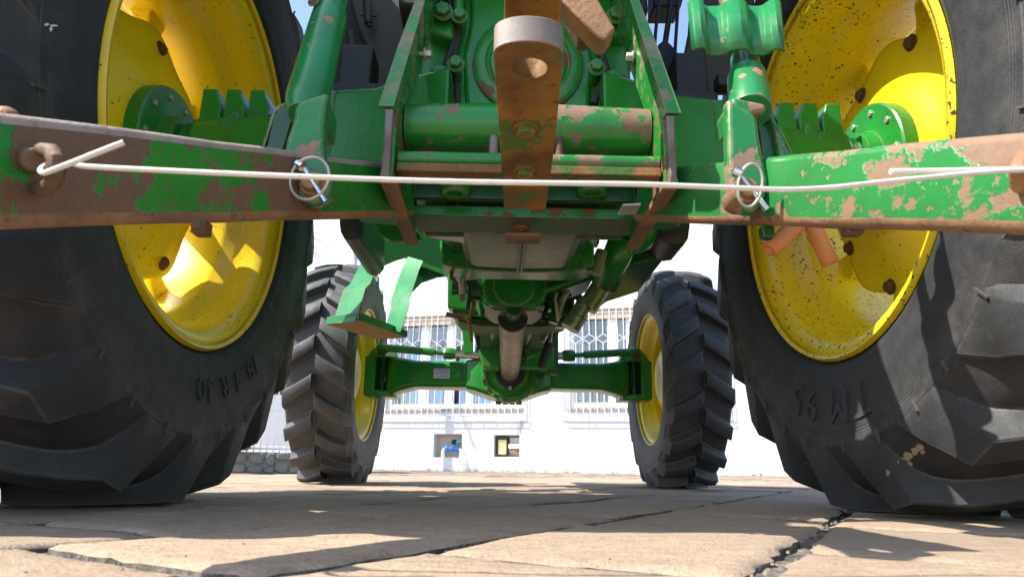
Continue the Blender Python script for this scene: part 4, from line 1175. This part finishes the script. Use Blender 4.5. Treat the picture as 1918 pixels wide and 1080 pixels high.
m = MB(); m.prism([P(x, y, 2.25) for x, y in ((1020, 500), (1110, 492), (1112, 520), (1060, 540), (1020, 545))], (0, .2, 0)); obj('valve_block', m, GREEN_DARK, tractor, bevel=.006)
m = MB(); m.tube([P(x, y, 2.5) for x, y in ((1078, 560), (1088, 545), (1090, 530))], .010, 10); obj('black_hose', m, HOSE_BLK, tractor)
# left pipes and levers
pipe('brake_pipe', [(841, 456), (845, 500), (846, 520), (856, 532)], .006, 2.0, RUST_DARK, 10)
pipe('brake_pipe', [(858, 500), (864, 530), (866, 552)], .010, 2.1, ZINC, 12)
pipe('lever_rod', [(876, 545), (888, 560), (884, 585), (874, 600)], [.010, .010, .009, .008], 2.4, RUST_PLAIN, 10)
pipe('lever_rod', [(836, 588), (860, 593), (878, 598), (880, 618), (884, 640)], [.010, .009, .008, .007, .006], 2.45, RUST_PLAIN, 10)
m = MB(); m.box(P(866, 558, 2.1), (.018, .018, .020)); obj('lever_clevis', m, RUST_PLAIN, tractor, bevel=.003)
m = MB(); m.cyl(P(888, 556, 2.36), P(888, 564, 2.36), .024, seg=14); obj('lever_boss', m, GREEN_DARK, tractor)
for x, y, sx, sz in ((872, 520, .05, .05), (892, 528, .06, .07), (860, 540, .05, .03)):
    m = MB(); m.box(P(x, y, 2.35), (sx, .08, sz)); obj('brake_housing', m, GREEN_DARK, tractor, bevel=.006)
m = MB(); m.prism([P(x, y, 2.5) for x, y in ((838, 500), (905, 500), (905, 585), (838, 575))], (0, .08, 0)); obj('clutch_side_cover', m, GREEN_CAST, tractor, bevel=.006)
for pts in ([(889, 600), (893, 625), (898, 650)], [(893, 600), (890, 620), (896, 655)], [(886, 612), (897, 632), (893, 660)]):
    pipe('wire_loom', pts, .005, 3.0, HOSE_BLK, 8)

# ---------------------------------------------------------------- step
STEPG = paint('step_green_paint', .0, 8, c1=(.012, .20, .05), c2=(.018, .24, .065), rough=.4)
stp = MB()
A, B, C, D = P(613, 608, 2.62), P(707, 636, 2.93), P(761, 631, 2.87), P(673, 600, 2.53)
zs_ = (A.z + B.z + C.z + D.z) / 4
for q in (A, B, C, D): q.z = zs_
stp.prism([A, B, C, D], (0, 0, .006)); step = obj('step_tread', stp, STEPUND, tractor, bevel=.001)
m = MB()
ctr = (A + B + C + D) / 4
for p, q in ((A, B), (B, C), (C, D), (D, A)):
    t = (q - p).normalized(); nrm = V((t.y, -t.x, 0)); 
    m.prism([p + nrm * .001 + V((0, 0, .001)), q + nrm * .001 + V((0, 0, .001)), q + nrm * .001 + V((0, 0, .030)), p + nrm * .001 + V((0, 0, .030))], -nrm * .006)
obj('step_rim', m, STEPG, step)
def bent(name, secs, th, mat):
    m = MB(); rings = []
    for (x0, y0), (x1, y1), Y in secs:
        a, b = P(x0, y0, Y), P(x1, y1, Y - .075); rings.append([a, b, b + V((0, th, 0)), a + V((0, th, 0))])
    m.loft(rings); return obj(name, m, mat, tractor, bevel=.002, smooth=25)
bent('step_leg', [((698, 432), (716, 438), 2.68), ((686, 466), (706, 474), 2.66), ((672, 500), (702, 511), 2.66), ((656, 531), (694, 530), 2.66), ((643, 542), (685, 539), 2.63), ((630, 582), (673, 580), 2.61), ((623, 606), (664, 603), 2.60)], .008, STEPG)
bent('step_leg', [((764, 480), (793, 488), 2.85), ((755, 498), (785, 506), 2.84), ((744, 526), (776, 534), 2.84), ((732, 562), (766, 562), 2.84), ((732, 575), (766, 574), 2.81), ((727, 596), (757, 602), 2.81), ((720, 614), (750, 622), 2.81)], .008, STEPG)
poly('step_bracket', [(690, 400), (845, 400), (842, 516), (818, 519), (789, 529), (771, 547), (781, 508), (780, 493), (758, 482), (738, 488), (720, 496), (702, 520), (701, 470)], 2.88, .012, GREEN_DARK, .002)
m = MB(); m.prism([P(758, 481, 2.86), P(840, 508, 2.86), P(840, 518, 2.86), P(785, 497, 2.86)], (0, .03, 0)); obj('step_brace', m, GREEN_CAST, tractor, bevel=.002)
poly('step_bracket', [(690, 395), (765, 395), (790, 450), (735, 452), (712, 440)], 1.95, .02, GREEN, .003)
# ---------------------------------------------------------------- tanks
def tank(pts, Y, dep):
    m = MB(); f = [P(x, y, Y) for x, y in pts]; c = sum(f, V((0, 0, 0))) / len(f)
    g = [c + (p - c) * .97 + V((0, -.012, 0)) for p in f]
    m.loft([[c + (p - c) * .9 + V((0, -.015, 0)) for p in f], g, f, [p + V((0, dep, 0)) for p in f]]); return obj('fuel_tank', m, PLASTIC, tractor, bevel=.01, smooth=60, seg=3)
tank([(637, 330), (637, 420), (639, 436), (645, 447), (656, 452), (672, 449), (681, 438), (683, 420), (683, 330)], 2.05, .40)
tank([(1228, 330), (1228, 440), (1240, 452), (1262, 462), (1280, 460), (1288, 448), (1291, 425), (1291, 330)], 2.05, .16)
poly('tank_support', [(1150, 520), (1180, 500), (1250, 478), (1252, 462), (1236, 448), (1200, 440), (1165, 470)], 2.2, .5, GREEN_DARK, .008)

# ================================================================== wire, hose (things on their own)
m = MB()
pts = [(232, 267), (190, 283), (140, 303), (100, 318), (82, 324), (76, 318), (90, 309), (130, 306), (165, 312), (300, 319), (450, 326), (600, 332), (740, 337), (900, 341), (1050, 343), (1200, 345), (1330, 350), (1430, 354), (1480, 355), (1560, 351), (1650, 341), (1750, 331), (1850, 322), (1925, 318), (1960, 314)]
ys = [.525, .522, .522, .525, .535, .552, .572, .565, .555, .552, .552, .553, .556, .558, .56, .562, .565, .568, .57, .575, .578, .58, .582, .583, .585]
fine = []
for k in range(len(pts) - 1):
    for q in range(4):
        t = q / 4
        p0 = max(k - 1, 0); p3 = min(k + 2, len(pts) - 1)
        f = lambda a, b, c_, d: .5 * (2 * b + (c_ - a) * t + (2 * a - 5 * b + 4 * c_ - d) * t * t + (3 * b - a - 3 * c_ + d) * t ** 3)
        fine.append(P(f(pts[p0][0], pts[k][0], pts[k + 1][0], pts[p3][0]), f(pts[p0][1], pts[k][1], pts[k + 1][1], pts[p3][1]), ys[k] + (ys[k + 1] - ys[k]) * t))
m.tube(fine, 0.0025, 10)
m.tube([P(1960, 312, .60), P(1925, 317, .592), P(1860, 318, .588), P(1760, 320, .585), P(1668, 321, .582)], .0029, 10)
tag(obj('tie_wire', m, CORD), 'off-white coated wire stretched between the two lower link arms', 'wire')
m = MB()
hp = [(1441, 468), (1462, 449), (1490, 424), (1505, 408), (1516, 408), (1525, 426), (1540, 462), (1556, 494)]
m.tube([P(x, y, 1.06 + .0 * k) for k, (x, y) in enumerate(hp)], [.0125] * len(hp), 14, caps=False, flat=.85)
tag(obj('hose_piece', m, ORANGE, solid=.005), 'orange rubber hose folded over behind the sunlit link arm', 'hose')

# dried mud on the sunny tyre, a bit of torn label on the shaded one
def decal(bvh, cpx, cpy, pieces, mat, parent, name, rnd):
    for dx, dy, sx, sy in pieces:
        n = 10; top = []; 
        for k in range(n):
            a = 2 * PI * k / n; rr = rnd.uniform(.6, 1.1)
            x, y = cpx + dx + sx * rr * math.cos(a), cpy + dy + sy * rr * math.sin(a)
            hit = bvh.ray_cast(CAM, ray(x, y).normalized())
            if hit[0] is None: return
            top.append((hit[0], hit[1]))
        mb = MB(); f = [p + nn * .0022 for p, nn in top]; b = [p - nn * .001 for p, nn in top]
        mb.loft([b, f]); obj(name, mb, mat, parent, smooth=0)
rw = [o for o in tractor.children if o.name.startswith('rear_wheel')]
rwR = [o for o in rw if WL[o].x > 0][0]; rwL = [o for o in rw if WL[o].x < 0][0]
rn = random.Random(3)
MUD = plain('dried_mud', (.34, .25, .15), .9, var=.4, scale=60, bump=.6)
decal(bvh_r, 1710, 850, [(-22, 12, 9, 8), (-10, 4, 10, 9), (4, -6, 9, 8), (14, -14, 7, 8), (18, -4, 5, 4), (-6, 18, 6, 4), (-46, 35, 4, 6)], MUD, rwR, 'dried_mud', rn)
decal(bvh_l, 95, 48, [(-8, -2, 5, 3), (4, 0, 8, 2.5), (0, 7, 2.5, 5)], plain('torn_white_label', (.7, .66, .6), .7), rwL, 'torn_label', rn)

# ================================================================== BUILDING
WA = .26
WE = V((math.cos(WA), -math.sin(WA), 0)); WNI = V((math.sin(WA), math.cos(WA), 0))   # along the wall; inward
W0 = V((0, 16.1, 0)); WD0 = WNI.dot(W0)
def wuv(x, y, off=0.):
    d = ray(x, y); t = (WD0 - off - WNI.dot(CAM)) / WNI.dot(d); p = CAM + d * t
    return (p - W0).dot(WE), p.z
def wp(u, z, off=0.): return W0 + WE * u - WNI * off + V((0, 0, z))
bld = empty('building', wp(1, 0), 'white rendered building with barred windows behind the tractor', 'building')
U0, U1, ZT = -10.5, 14.0, 7.6
uL = wuv(712, 785)[0] - .15
w1 = (wuv(722, 765)[0], wuv(975, 765)[0], wuv(850, 764)[1], 3.82)
w2a = wuv(1066, 765)[0]; w2 = (w2a, w2a + (w1[1] - w1[0]), w1[2], 3.82)
w3 = (w2[1] + .75, w2[1] + .75 + 3.2, w1[2], 3.82)
n1 = (*sorted((wuv(812, 835)[0], wuv(865, 835)[0])), wuv(838, 856)[1], wuv(838, 812)[1])
n2 = (*sorted((wuv(925, 835)[0], wuv(973, 835)[0])), wuv(950, 855)[1], wuv(950, 814)[1])
opens = [w1, w2, w3, n1, n2]
us = sorted({U0, U1, *[o[0] for o in opens], *[o[1] for o in opens]}); zs = sorted({-.05, ZT, *[o[2] for o in opens], *[o[3] for o in opens]})
m = MB()
for a, b in zip(us, us[1:]):
    for c, d in zip(zs, zs[1:]):
        mu, mz = (a + b) / 2, (c + d) / 2
        if any(o[0] < mu < o[1] and o[2] < mz < o[3] for o in opens): continue
        m.add([wp(a, c), wp(b, c), wp(b, d), wp(a, d)], [(0, 1, 2, 3)])
for o in opens:
    dep = -.30
    r = [(o[0], o[2]), (o[1], o[2]), (o[1], o[3]), (o[0], o[3])]
    for k in range(4):
        p, q = r[k], r[(k + 1) % 4]
        m.add([wp(*p), wp(*q), wp(*q, dep), wp(*p, dep)], [(0, 1, 2, 3)])
m.add([wp(U0, -.05), wp(U0, ZT), wp(U0, ZT, -9), wp(U0, -.05, -9)], [(0, 1, 2, 3)])
m.add([wp(U1, -.05), wp(U1, ZT), wp(U1, ZT, -9), wp(U1, -.05, -9)], [(0, 1, 2, 3)])
m.add([wp(U0, ZT), wp(U1, ZT), wp(U1, ZT, -9), wp(U0, ZT, -9)], [(0, 1, 2, 3)])
obj('wall', m, WHITE, bld, smooth=0)
for k, o in enumerate((n1, n2)):
    m = MB(); m.add([wp(o[0] - .01, o[2] - .01, -.28), wp(o[1] + .01, o[2] - .01, -.28), wp(o[1] + .01, o[3] + .01, -.28), wp(o[0] - .01, o[3] + .01, -.28)], [(0, 1, 2, 3)]); obj('niche_back', m, NICHE, bld, smooth=0)
ROT = Matrix.Rotation(-WA, 3, 'Z')
def wbox(m, u0, u1, z0, z1, o0, o1): m.box(wp((u0 + u1) / 2, (z0 + z1) / 2, (o0 + o1) / 2), (u1 - u0, abs(o1 - o0), z1 - z0), ROT)
# windows
def window(o, splits, curtains):
    fr = MB(); d0, d1 = -.16, -.10
    ft = .07
    wbox(fr, o[0] + .002, o[1] - .002, o[2] + .002, o[2] + ft, d0, d1); wbox(fr, o[0] + .002, o[1] - .002, o[3] - ft, o[3] - .002, d0, d1)
    wbox(fr, o[0] + .002, o[0] + ft, o[2] + ft, o[3] - ft, d0, d1); wbox(fr, o[1] - ft, o[1] - .002, o[2] + ft, o[3] - ft, d0, d1)
    prev = o[0] + ft
    edges = []
    for sp, wd in splits:
        u = o[0] + (o[1] - o[0]) * sp
        wbox(fr, u - wd / 2, u + wd / 2, o[2] + ft, o[3] - ft, d0, d1 + .01); edges.append((prev, u - wd / 2)); prev = u + wd / 2
    edges.append((prev, o[1] - ft))
    wf = obj('window', fr, WFRAME, bld, bevel=.006)
    for a, b in edges:
        sash = MB(); s0 = .045
        for (p, q, r, t) in ((a, b, o[2] + ft, o[2] + ft + s0), (a, b, o[3] - ft - s0, o[3] - ft), (a, a + s0, o[2] + ft + s0, o[3] - ft - s0), (b - s0, b, o[2] + ft + s0, o[3] - ft - s0)): wbox(sash, p, q, r, t, -.15, -.115)
        obj('sash', sash, WFRAME, wf)
        g = MB(); g.add([wp(a, o[2] + ft, -.135), wp(b, o[2] + ft, -.135), wp(b, o[3] - ft, -.135), wp(a, o[3] - ft, -.135)], [(0, 1, 2, 3)]); obj('pane', g, GLASS, wf, smooth=0)
    ln = MB(); wbox(ln, o[0], o[1], o[3] - .24, o[3] - .003, -.098, -.03); obj('lintel_board', ln, BEIGE, wf)
    si = MB(); wbox(si, o[0] - .06, o[1] + .06, o[2] - .075, o[2] - .003, -.09, .055); obj('sill', si, SILL, wf, bevel=.008)
    for a, b, c, d, mt in curtains:
        cu = MB(); rr = []
        u0 = o[0] + (o[1] - o[0]) * a; u1 = o[0] + (o[1] - o[0]) * b; z0 = o[2] + (o[3] - o[2]) * c; z1 = o[2] + (o[3] - o[2]) * d
        n = 24
        cu.loft([[wp(u0 + (u1 - u0) * k / n, z, -.30 - .02 * math.sin(k * 1.9)) for k in range(n + 1)] for z in (z0, z1)], closed=False, caps=False)
        obj('curtain', cu, mt, wf)
    ro = MB(); D = -2.2
    ro.add([wp(o[0], o[2], D), wp(o[1], o[2], D), wp(o[1], o[3], D), wp(o[0], o[3], D)], [(0, 1, 2, 3)])
    ro.add([wp(o[0] - .003, o[2], -.3), wp(o[0] - .003, o[3], -.3), wp(o[0] - .003, o[3], D), wp(o[0] - .003, o[2], D)], [(0, 1, 2, 3)])
    ro.add([wp(o[1] + .003, o[2], -.3), wp(o[1] + .003, o[3], -.3), wp(o[1] + .003, o[3], D), wp(o[1] + .003, o[2], D)], [(0, 1, 2, 3)])
    ro.add([wp(o[0], o[2] - .003, -.3), wp(o[1], o[2] - .003, -.3), wp(o[1], o[2] - .003, D), wp(o[0], o[2] - .003, D)], [(0, 1, 2, 3)])
    ro.add([wp(o[0], o[3] + .003, -.3), wp(o[1], o[3] + .003, -.3), wp(o[1], o[3] + .003, D), wp(o[0], o[3] + .003, D)], [(0, 1, 2, 3)])
    obj('room_recess', ro, ROOM, wf, smooth=0)
GREYC = plain('grey_curtain_cloth', (.45, .47, .50), .8)
window(w1, ((.27, .16), (.47, .15), (.62, .10), (.82, .10)), ((.02, .12, 0, .95, GREYC), (.15, .23, 0, .62, BLUEC), (.30, .40, 0, .55, BLUEC), (.52, .60, 0, .55, BLUEC), (.64, .80, 0, .9, BLUEC), (.85, .97, 0, .9, BLUEC)))
window(w2, ((.30, .16), (.42, .10), (.62, .14), (.82, .1)), ((.02, .10, 0, .95, GREYC), (.33, .40, 0, .95, GREYC), (.62, .8, .0, .8, BLUEC)))
window(w3, ((.30, .16), (.42, .10), (.62, .14), (.82, .1)), ((.02, .10, 0, .95, GREYC), (.33, .40, 0, .95, GREYC)))
# grilles: vertical bars, a honeycomb band and a box foot
def grille(o):
    u0, u1 = o[0] - .14, o[1] + .12; z0, z1 = o[2] - .30, o[3] + .13; off = .085
    n = int(round((u1 - u0) / .164)); du = (u1 - u0) / n
    g = MB(); T = .0095
    for z, of in ((z0, off), (z0 + .13, off), (z1, off), (z0, .02)): g.tube([wp(u0, z, of), wp(u1, z, of)], T, 6)
    for u in (u0, u1):
        g.tube([wp(u, z0, .0), wp(u, z0, off), wp(u, z1, off), wp(u, z1, .0)], T, 6); g.tube([wp(u, z0, .03), wp(u, z1, .03)], T, 6)
    gr = obj('window_grille', g, WHITEBAR, bld, smooth=40)
    hb = z0 + (z1 - z0) * .685; hh = .15
    for k in range(1, n):
        u = u0 + du * k
        b = MB()
        if k % 2:
            b.tube([wp(u, z0, off), wp(u, z1, off)], .0080, 6)
        else:
            b.tube([wp(u, z0, off), wp(u, hb - .11, off)], .0080, 6); b.tube([wp(u, hb + .11, off), wp(u, z1, off)], .0080, 6)
        b.tube([wp(u, z0, off), wp(u, z0, .02)], .006, 5)
        obj('grille_bar', b, WHITEBAR, gr, smooth=40)
    for k in range(1, n - 1):
        u = u0 + du * k; za, zb = (0, .11) if k % 2 else (.11, 0)
        b = MB()
        for sg in (-1, 1): b.tube([wp(u, hb + sg * za, off + .004), wp(u + du, hb + sg * zb, off + .004)], .0075, 5)
        obj('honeycomb_bar', b, WHITEBAR, gr, smooth=40)
for o in (w1, w2, w3): grille(o)
# niche with water pipes
un, zn = n1[0], n1[2]; nw, nh = n1[1] - n1[0], n1[3] - n1[2]
BLUEP = plain('blue_water_meter', (.03, .16, .62), .4); TEAL = plain('teal_valve', (.05, .38, .42), .4); PVC = plain('cream_pipe', (.66, .62, .54), .5)
def np_(a, b, o=-.14): return wp(un + nw * a, zn + nh * b, o)
m = MB(); m.cyl(np_(.34, .38), np_(.84, .36), .05, seg=14); m.sphere(np_(.42, .38), .075, 10); m.sphere(np_(.78, .37), .07, 10); obj('water_meter', m, BLUEP, bld)
m = MB(); m.tube([np_(.63, .42), np_(.66, .6), np_(.80, .68), np_(.98, .72)], .035, 10); obj('valve_pipe', m, TEAL, bld)
m = MB(); m.sphere(np_(.66, .66), .07, 8); m.tube([np_(.60, .58), np_(.70, .74)], .03, 8); obj('valve_handle', m, BLACK, bld)
m = MB(); m.tube([np_(.28, .0), np_(.28, .25), np_(.34, .38)], .05, 10); m.tube([np_(.92, .0), np_(.92, .30), np_(.84, .36)], .05, 10); obj('water_pipe', m, PVC, bld)
un, zn = n2[0], n2[2]; nw, nh = n2[1] - n2[0], n2[3] - n2[2]
m = MB(); wbox(m, un + nw * .08, un + nw * .50, zn + nh * .06, zn + nh * .92, -.26, -.10); mt = obj('meter_box', m, plain('black_meter_case', (.05, .035, .02), .5), bld, bevel=.02)
m = MB(); wbox(m, un + nw * .13, un + nw * .45, zn + nh * .12, zn + nh * .78, -.11, -.085); obj('meter_cover', m, plain('yellow_meter_cover', (.80, .66, .26), .5), mt, bevel=.01)
m = MB(); wbox(m, un + nw * .54, un + nw * .99, zn + nh * .38, zn + nh * .58, -.20, -.08); obj('fuse_box', m, WFRAME, bld, bevel=.01)
m = MB(); wbox(m, un + nw * .54, un + nw * .99, zn + nh * .60, zn + nh * .9, -.24, -.18); obj('fuse_board', m, plain('grey_board', (.5, .5, .5), .7), bld, bevel=.01)
m = MB()
for k in range(6):
    rj = random.Random(k); m.tube([np_(.55 + .06 * k, .38, -.12), np_(.60 + rj.uniform(-.05, .08) * 1 + .04 * k, .15 + rj.uniform(0, .1), -.08), np_(.75 + .05 * k, .06 + rj.uniform(0, .1), -.1), np_(.98, .12 + rj.uniform(0, .2), -.12)], .010, 6)
obj('cable_bundle', m, plain('brown_cable', (.3, .2, .13), .6), bld)
m = MB(); q0 = wuv(977, 783); q1 = wuv(968, 812); m.tube([wp(*q0, .01), wp(*q1, .012)], .006, 6); q2 = wuv(980, 783); q3 = wuv(973, 812); m.tube([wp(*q2, .01), wp(*q3, .012)], .006, 6); obj('wall_cable', m, plain('grey_cable', (.25, .25, .25), .6), bld)
# small rough patches at the foot of the wall
# grass tufts
m = MB(); rj = random.Random(11)
for k in range(900):
    u = rj.uniform(-3.2, 7); b = wp(u, 0, rj.uniform(.01, .08)); h = rj.uniform(.02, .07) * (1.5 if noise.noise(V((u * 2, 0, 0))) > .1 else .5); d = V((rj.uniform(-.03, .03), rj.uniform(-.03, .03), h))
    m.add([b, b + V((.008, 0, 0)), b + d], [(0, 1, 2)])
tag(obj('grass', m, GRASS, smooth=0), 'thin line of grass along the foot of the white wall', 'grass', kind='stuff')

# ================================================================== left background: stone kerb wall, fence, car, shrub, palm
sw = empty('stone_wall', (-2.9, 6.7, 0), 'low grey stone wall with fence behind the shaded front tyre', 'wall')
rj = random.Random(5)
A0, A1 = V((-4.3, 5.9, 0)), V((-1.70, 7.05, 0)); tt = (A1 - A0); Lw = tt.length; tt.normalize(); nn = V((tt.y, -tt.x, 0))
m = MB(); m.prism([A0 + nn * -.01, A1 + nn * -.01, A1 - nn * .2, A0 - nn * .2], (0, 0, .205)); obj('mortar_core', m, plain('grey_mortar', (.22, .21, .2), .9), sw)
x = 0
while x < Lw - .1:
    wd = rj.uniform(.09, .2); z = 0
    while z < .19:
        h = min(rj.uniform(.06, .13), .205 - z)
        if .205 - z - h < .04: h = .205 - z
        m = MB(); p = A0 + tt * x; n = 7; ring = []
        cx_, cz_ = wd / 2, z + h / 2
        for k in range(n):
            a = 2 * PI * k / n + rj.uniform(-.2, .2); ring.append((cx_ + wd * .60 * math.cos(a) * .9, cz_ + h * .62 * math.sin(a) * .9))
        ring = [(min(max(q, .006), wd - .006), min(max(r, z + .005), z + h - .005)) for q, r in ring]
        f = [p + tt * q + V((0, 0, r)) + nn * .004 for q, r in ring]; c = sum(f, V()) / n
        m.loft([[v - nn * .03 for v in f], f, [c + (v - c) * .85 + nn * rj.uniform(.008, .016) for v in f]]); obj('stone', m, STONE, sw, smooth=25)
        z += h
    x += wd
fe = empty('picket_fence', A0 + tt * 1.2 + V((0, 0, .205)), 'white metal bar fence standing on the low stone wall', 'fence')
m = MB()
for z in (.24, .62, .90): m.tube([A0 - nn * .1 + V((0, 0, z)), A1 - nn * .1 + V((0, 0, z))], .011, 8)
obj('fence_rail', m, WHITEBAR, fe)
k = 0; x = .05; first = None
while x < Lw:
    c = A0 + tt * x - nn * .1
    if first is None:
        m = MB(); m.tube([c + V((0, 0, .205)), c + V((0, 0, .98))], .0065, 6); first = obj('fence_bar', m, WHITEBAR, fe, smooth=40); fc = WL[first] - c
    else: share(first, 'fence_bar', c + fc, fe)
    x += .062
# car behind the fence
car = empty('parked_car', (-3.9, 9.6, 0), 'white car parked behind the white bar fence', 'car')
m = MB()
side = [(-1.9, .35), (-1.95, .75), (-1.75, .95), (-1.15, 1.02), (-.6, 1.42), (.75, 1.45), (1.4, 1.0), (1.95, .9), (2.05, .5), (2.0, .32)]
cr = Matrix.Rotation(.35, 3, 'Z')
def cp(x, y, z): return V((-3.9, 9.6, 0)) + cr @ V((x, y, z))
def csec(y, k): return [cp(x * (1 - .03 * k), y, z - (.08 * k if z > 1.1 else 0)) for x, z in side]
m.loft([csec(-.82, 1), csec(-.78, .3), csec(0, 0), csec(.78, .3), csec(.82, 1)]); obj('body', m, plain('white_car_paint', (.8, .8, .8), .25, coat=.6), car, smooth=40)
for x in (-1.25, 1.3):
    for y in (-.80, .80):
        m = MB(); c = cp(x, y, .33); d = cr @ V((0, 1, 0)); m.rev(c - d * .1, d, [(0, 0), (0, .22), (.02, .30), (.05, .33), (.15, .33), (.18, .30), (.2, .22), (.2, 0)], 24); wl = obj('wheel', m, RUB, car)
        m = MB(); sg = -1 if y < 0 else 1; m.rev(c + d * sg * .095, d * sg, [(0, .20), (.012, .19), (.012, .0)], 16); obj('hubcap', m, ZINC, wl)
m = MB(); m.prism([cp(-.95, -.835, 1.0), cp(-.55, -.80, 1.33), cp(.65, -.80, 1.36), cp(1.15, -.835, 1.0)], cr @ V((0, .02, 0))); obj('side_window', m, BLACK_GLOSS, car)
# brown shrub by the wall end
def leafy(name, c, r, n, mat, size, rj, flat=1.):
    m = MB()
    for k in range(n):
        d = V((rj.gauss(0, 1), rj.gauss(0, 1), rj.gauss(0, 1))); d.normalize(); p = c + d * r * (rj.random() ** .4); p.z = c.z + (p.z - c.z) * flat
        a = V((rj.gauss(0, 1), rj.gauss(0, 1), rj.gauss(0, 1))).normalized() * size; b = a.cross(d).normalized() * size * .4
        m.add([p - a, p + b, p + a, p - b], [(0, 1, 2, 3)])
    return m
sh = empty('shrub', (-2.62, 7.0, 0), 'dry brown shrub at the foot of the white fence', 'shrub')
m = leafy('leaves', V((-2.58, 6.62, .33)), .16, 420, TWIG, .03, random.Random(2), .9); obj('leaves', m, plain('dry_leaf', (.22, .13, .06), .8, var=.5), sh, smooth=0)
m = MB(); m.tube([V((-2.58, 6.72, .18)), V((-2.58, 6.64, .38))], .012, 6); obj('stem', m, TWIG, sh)
# palm fronds showing past the shaded rear tyre
pm = empty('palm_tree', (-4.6, 11.5, 0), 'palm tree with thin fronds against the white wall beside the shaded rear tyre', 'palm')
m = MB(); top = V((-4.35, 11.5, 4.05)); m.tube([V((-4.6, 11.5, 0)), V((-4.5, 11.5, 2)), top], [.16, .13, .12], 12); obj('trunk', m, TWIG, pm)
rj = random.Random(9)
for k in range(16):
    az = k * 2 * PI / 16 + rj.uniform(-.2, .2); up = rj.uniform(.1, .6)
    m = MB(); st = []
    for q in range(9):
        t = q / 8; r = 1.25 * t; st.append(top + V((math.cos(az) * r, math.sin(az) * r, up * r - .75 * t * t)))
    m.tube(st, [.012 * (1 - .8 * q / 8) for q in range(9)], 5)
    for q in range(3, 9):
        for sgn in (-1, 1):
            for jj in range(3):
                p = st[q] + (st[q] - st[q - 1]) * (jj / 3. - .5); t = (st[q] - st[q - 1]).normalized(); sd = V((-math.sin(az), math.cos(az), 0)) * sgn
                e = p + (sd * .8 + t * .6 + V((0, 0, -.2))) * .22; m.add([p, p + t * .014, e], [(0, 1, 2)])
    obj('frond', m, LEAF, pm, smooth=0)
# loose grit and bits on the paving
m = MB(); rj = random.Random(21)
for k in range(1500):
    if k % 5:
        sj = ROW0 + SW * rj.randint(-3, 3) + rj.gauss(0, .012); tj = rj.uniform(.3, 4.2)
        c = pave(sj, tj); s = rj.uniform(.0008, .0030); c.z = -.010
    else:
        c = V((rj.uniform(-1.2, 1.2), .6 + 3.5 * rj.random() ** 1.3, -.003)); s = rj.uniform(.001, .003)
        if noise.noise(V((c.x * 4, c.y * 4, 0))) < .05: continue
    if noise.noise(V((c.x * 6, c.y * 6, 3))) < -.12 or c.y < .5: continue
    pts = [c + V((math.cos(a) * s * rj.uniform(.6, 1.3), math.sin(a) * s * rj.uniform(.6, 1.3), 0)) for a in (0, 1.2, 2.5, 3.8, 5.1)]
    m.loft([pts, [c + (p - c) * .6 + V((0, 0, s * rj.uniform(.6, 1.3))) for p in pts]])
tag(obj('gravel', m, plain('pale_grit', (.21, .175, .13), .9, var=.6, scale=90), smooth=0), 'loose grit scattered over the paving under the tractor', 'grit', kind='stuff')
# pole beside the wall (its shadow falls on the render) and a bare tree further left
c = P(668, 450, 15.6)
m = MB(); m.tube([V((c.x, c.y, 0)), V((c.x, c.y, .05)), V((c.x, c.y, .051)), V((c.x, c.y, 8.6))], [.13, .13, .075, .06], 14)
m.tube([V((c.x, c.y, 8.5)), V((c.x + .3, c.y - .3, 8.9)), V((c.x + .8, c.y - .8, 9.0))], [.05, .04, .04], 10)
m.box(V((c.x + .9, c.y - .9, 8.98)), (.5, .22, .08), Matrix.Rotation(-.78, 3, 'Z'))
tag(obj('lamp_post', m, plain('grey_lamp_post_paint', (.45, .48, .52), .5)), 'pale grey lamp post standing before the white wall behind the step', 'lamp post')
bt = empty('bare_tree', (-7.6, 12.9, 0), 'bare leafless tree beyond the shaded rear wheel, its twigs shading the white wall', 'tree')
m = MB(); rj = random.Random(4); tw = MB()
m.tube([V((-7.6, 12.9, 0)), V((-7.5, 12.95, 4)), V((-7.4, 13, 8.2))], [.2, .16, .09], 10); obj('trunk', m, TWIG, bt)
def branch(p, d, L, r, n):
    q = p + d * L; mid = p + d * L * .5 + V((rj.uniform(-.05, .05), rj.uniform(-.05, .05), .05))
    tw.tube([p, mid, q], [r, r * .8, r * .55], 5, caps=False)
    if n:
        for k in range(3): branch(p + d * L * rj.uniform(.5, 1.), (d + V((rj.uniform(-.7, .7), rj.uniform(-.7, .7), rj.uniform(-.2, .6)))).normalized(), L * rj.uniform(.55, .8), r * .55, n - 1)
for k in range(7): branch(V((-7.45, 12.98, 6.4 + .28 * k)), V((math.cos(k * 2.4) * .8, math.sin(k * 2.4) * .8, .9)).normalized(), 1.5, .045, 3)
obj('crown', tw, TWIG, bt)
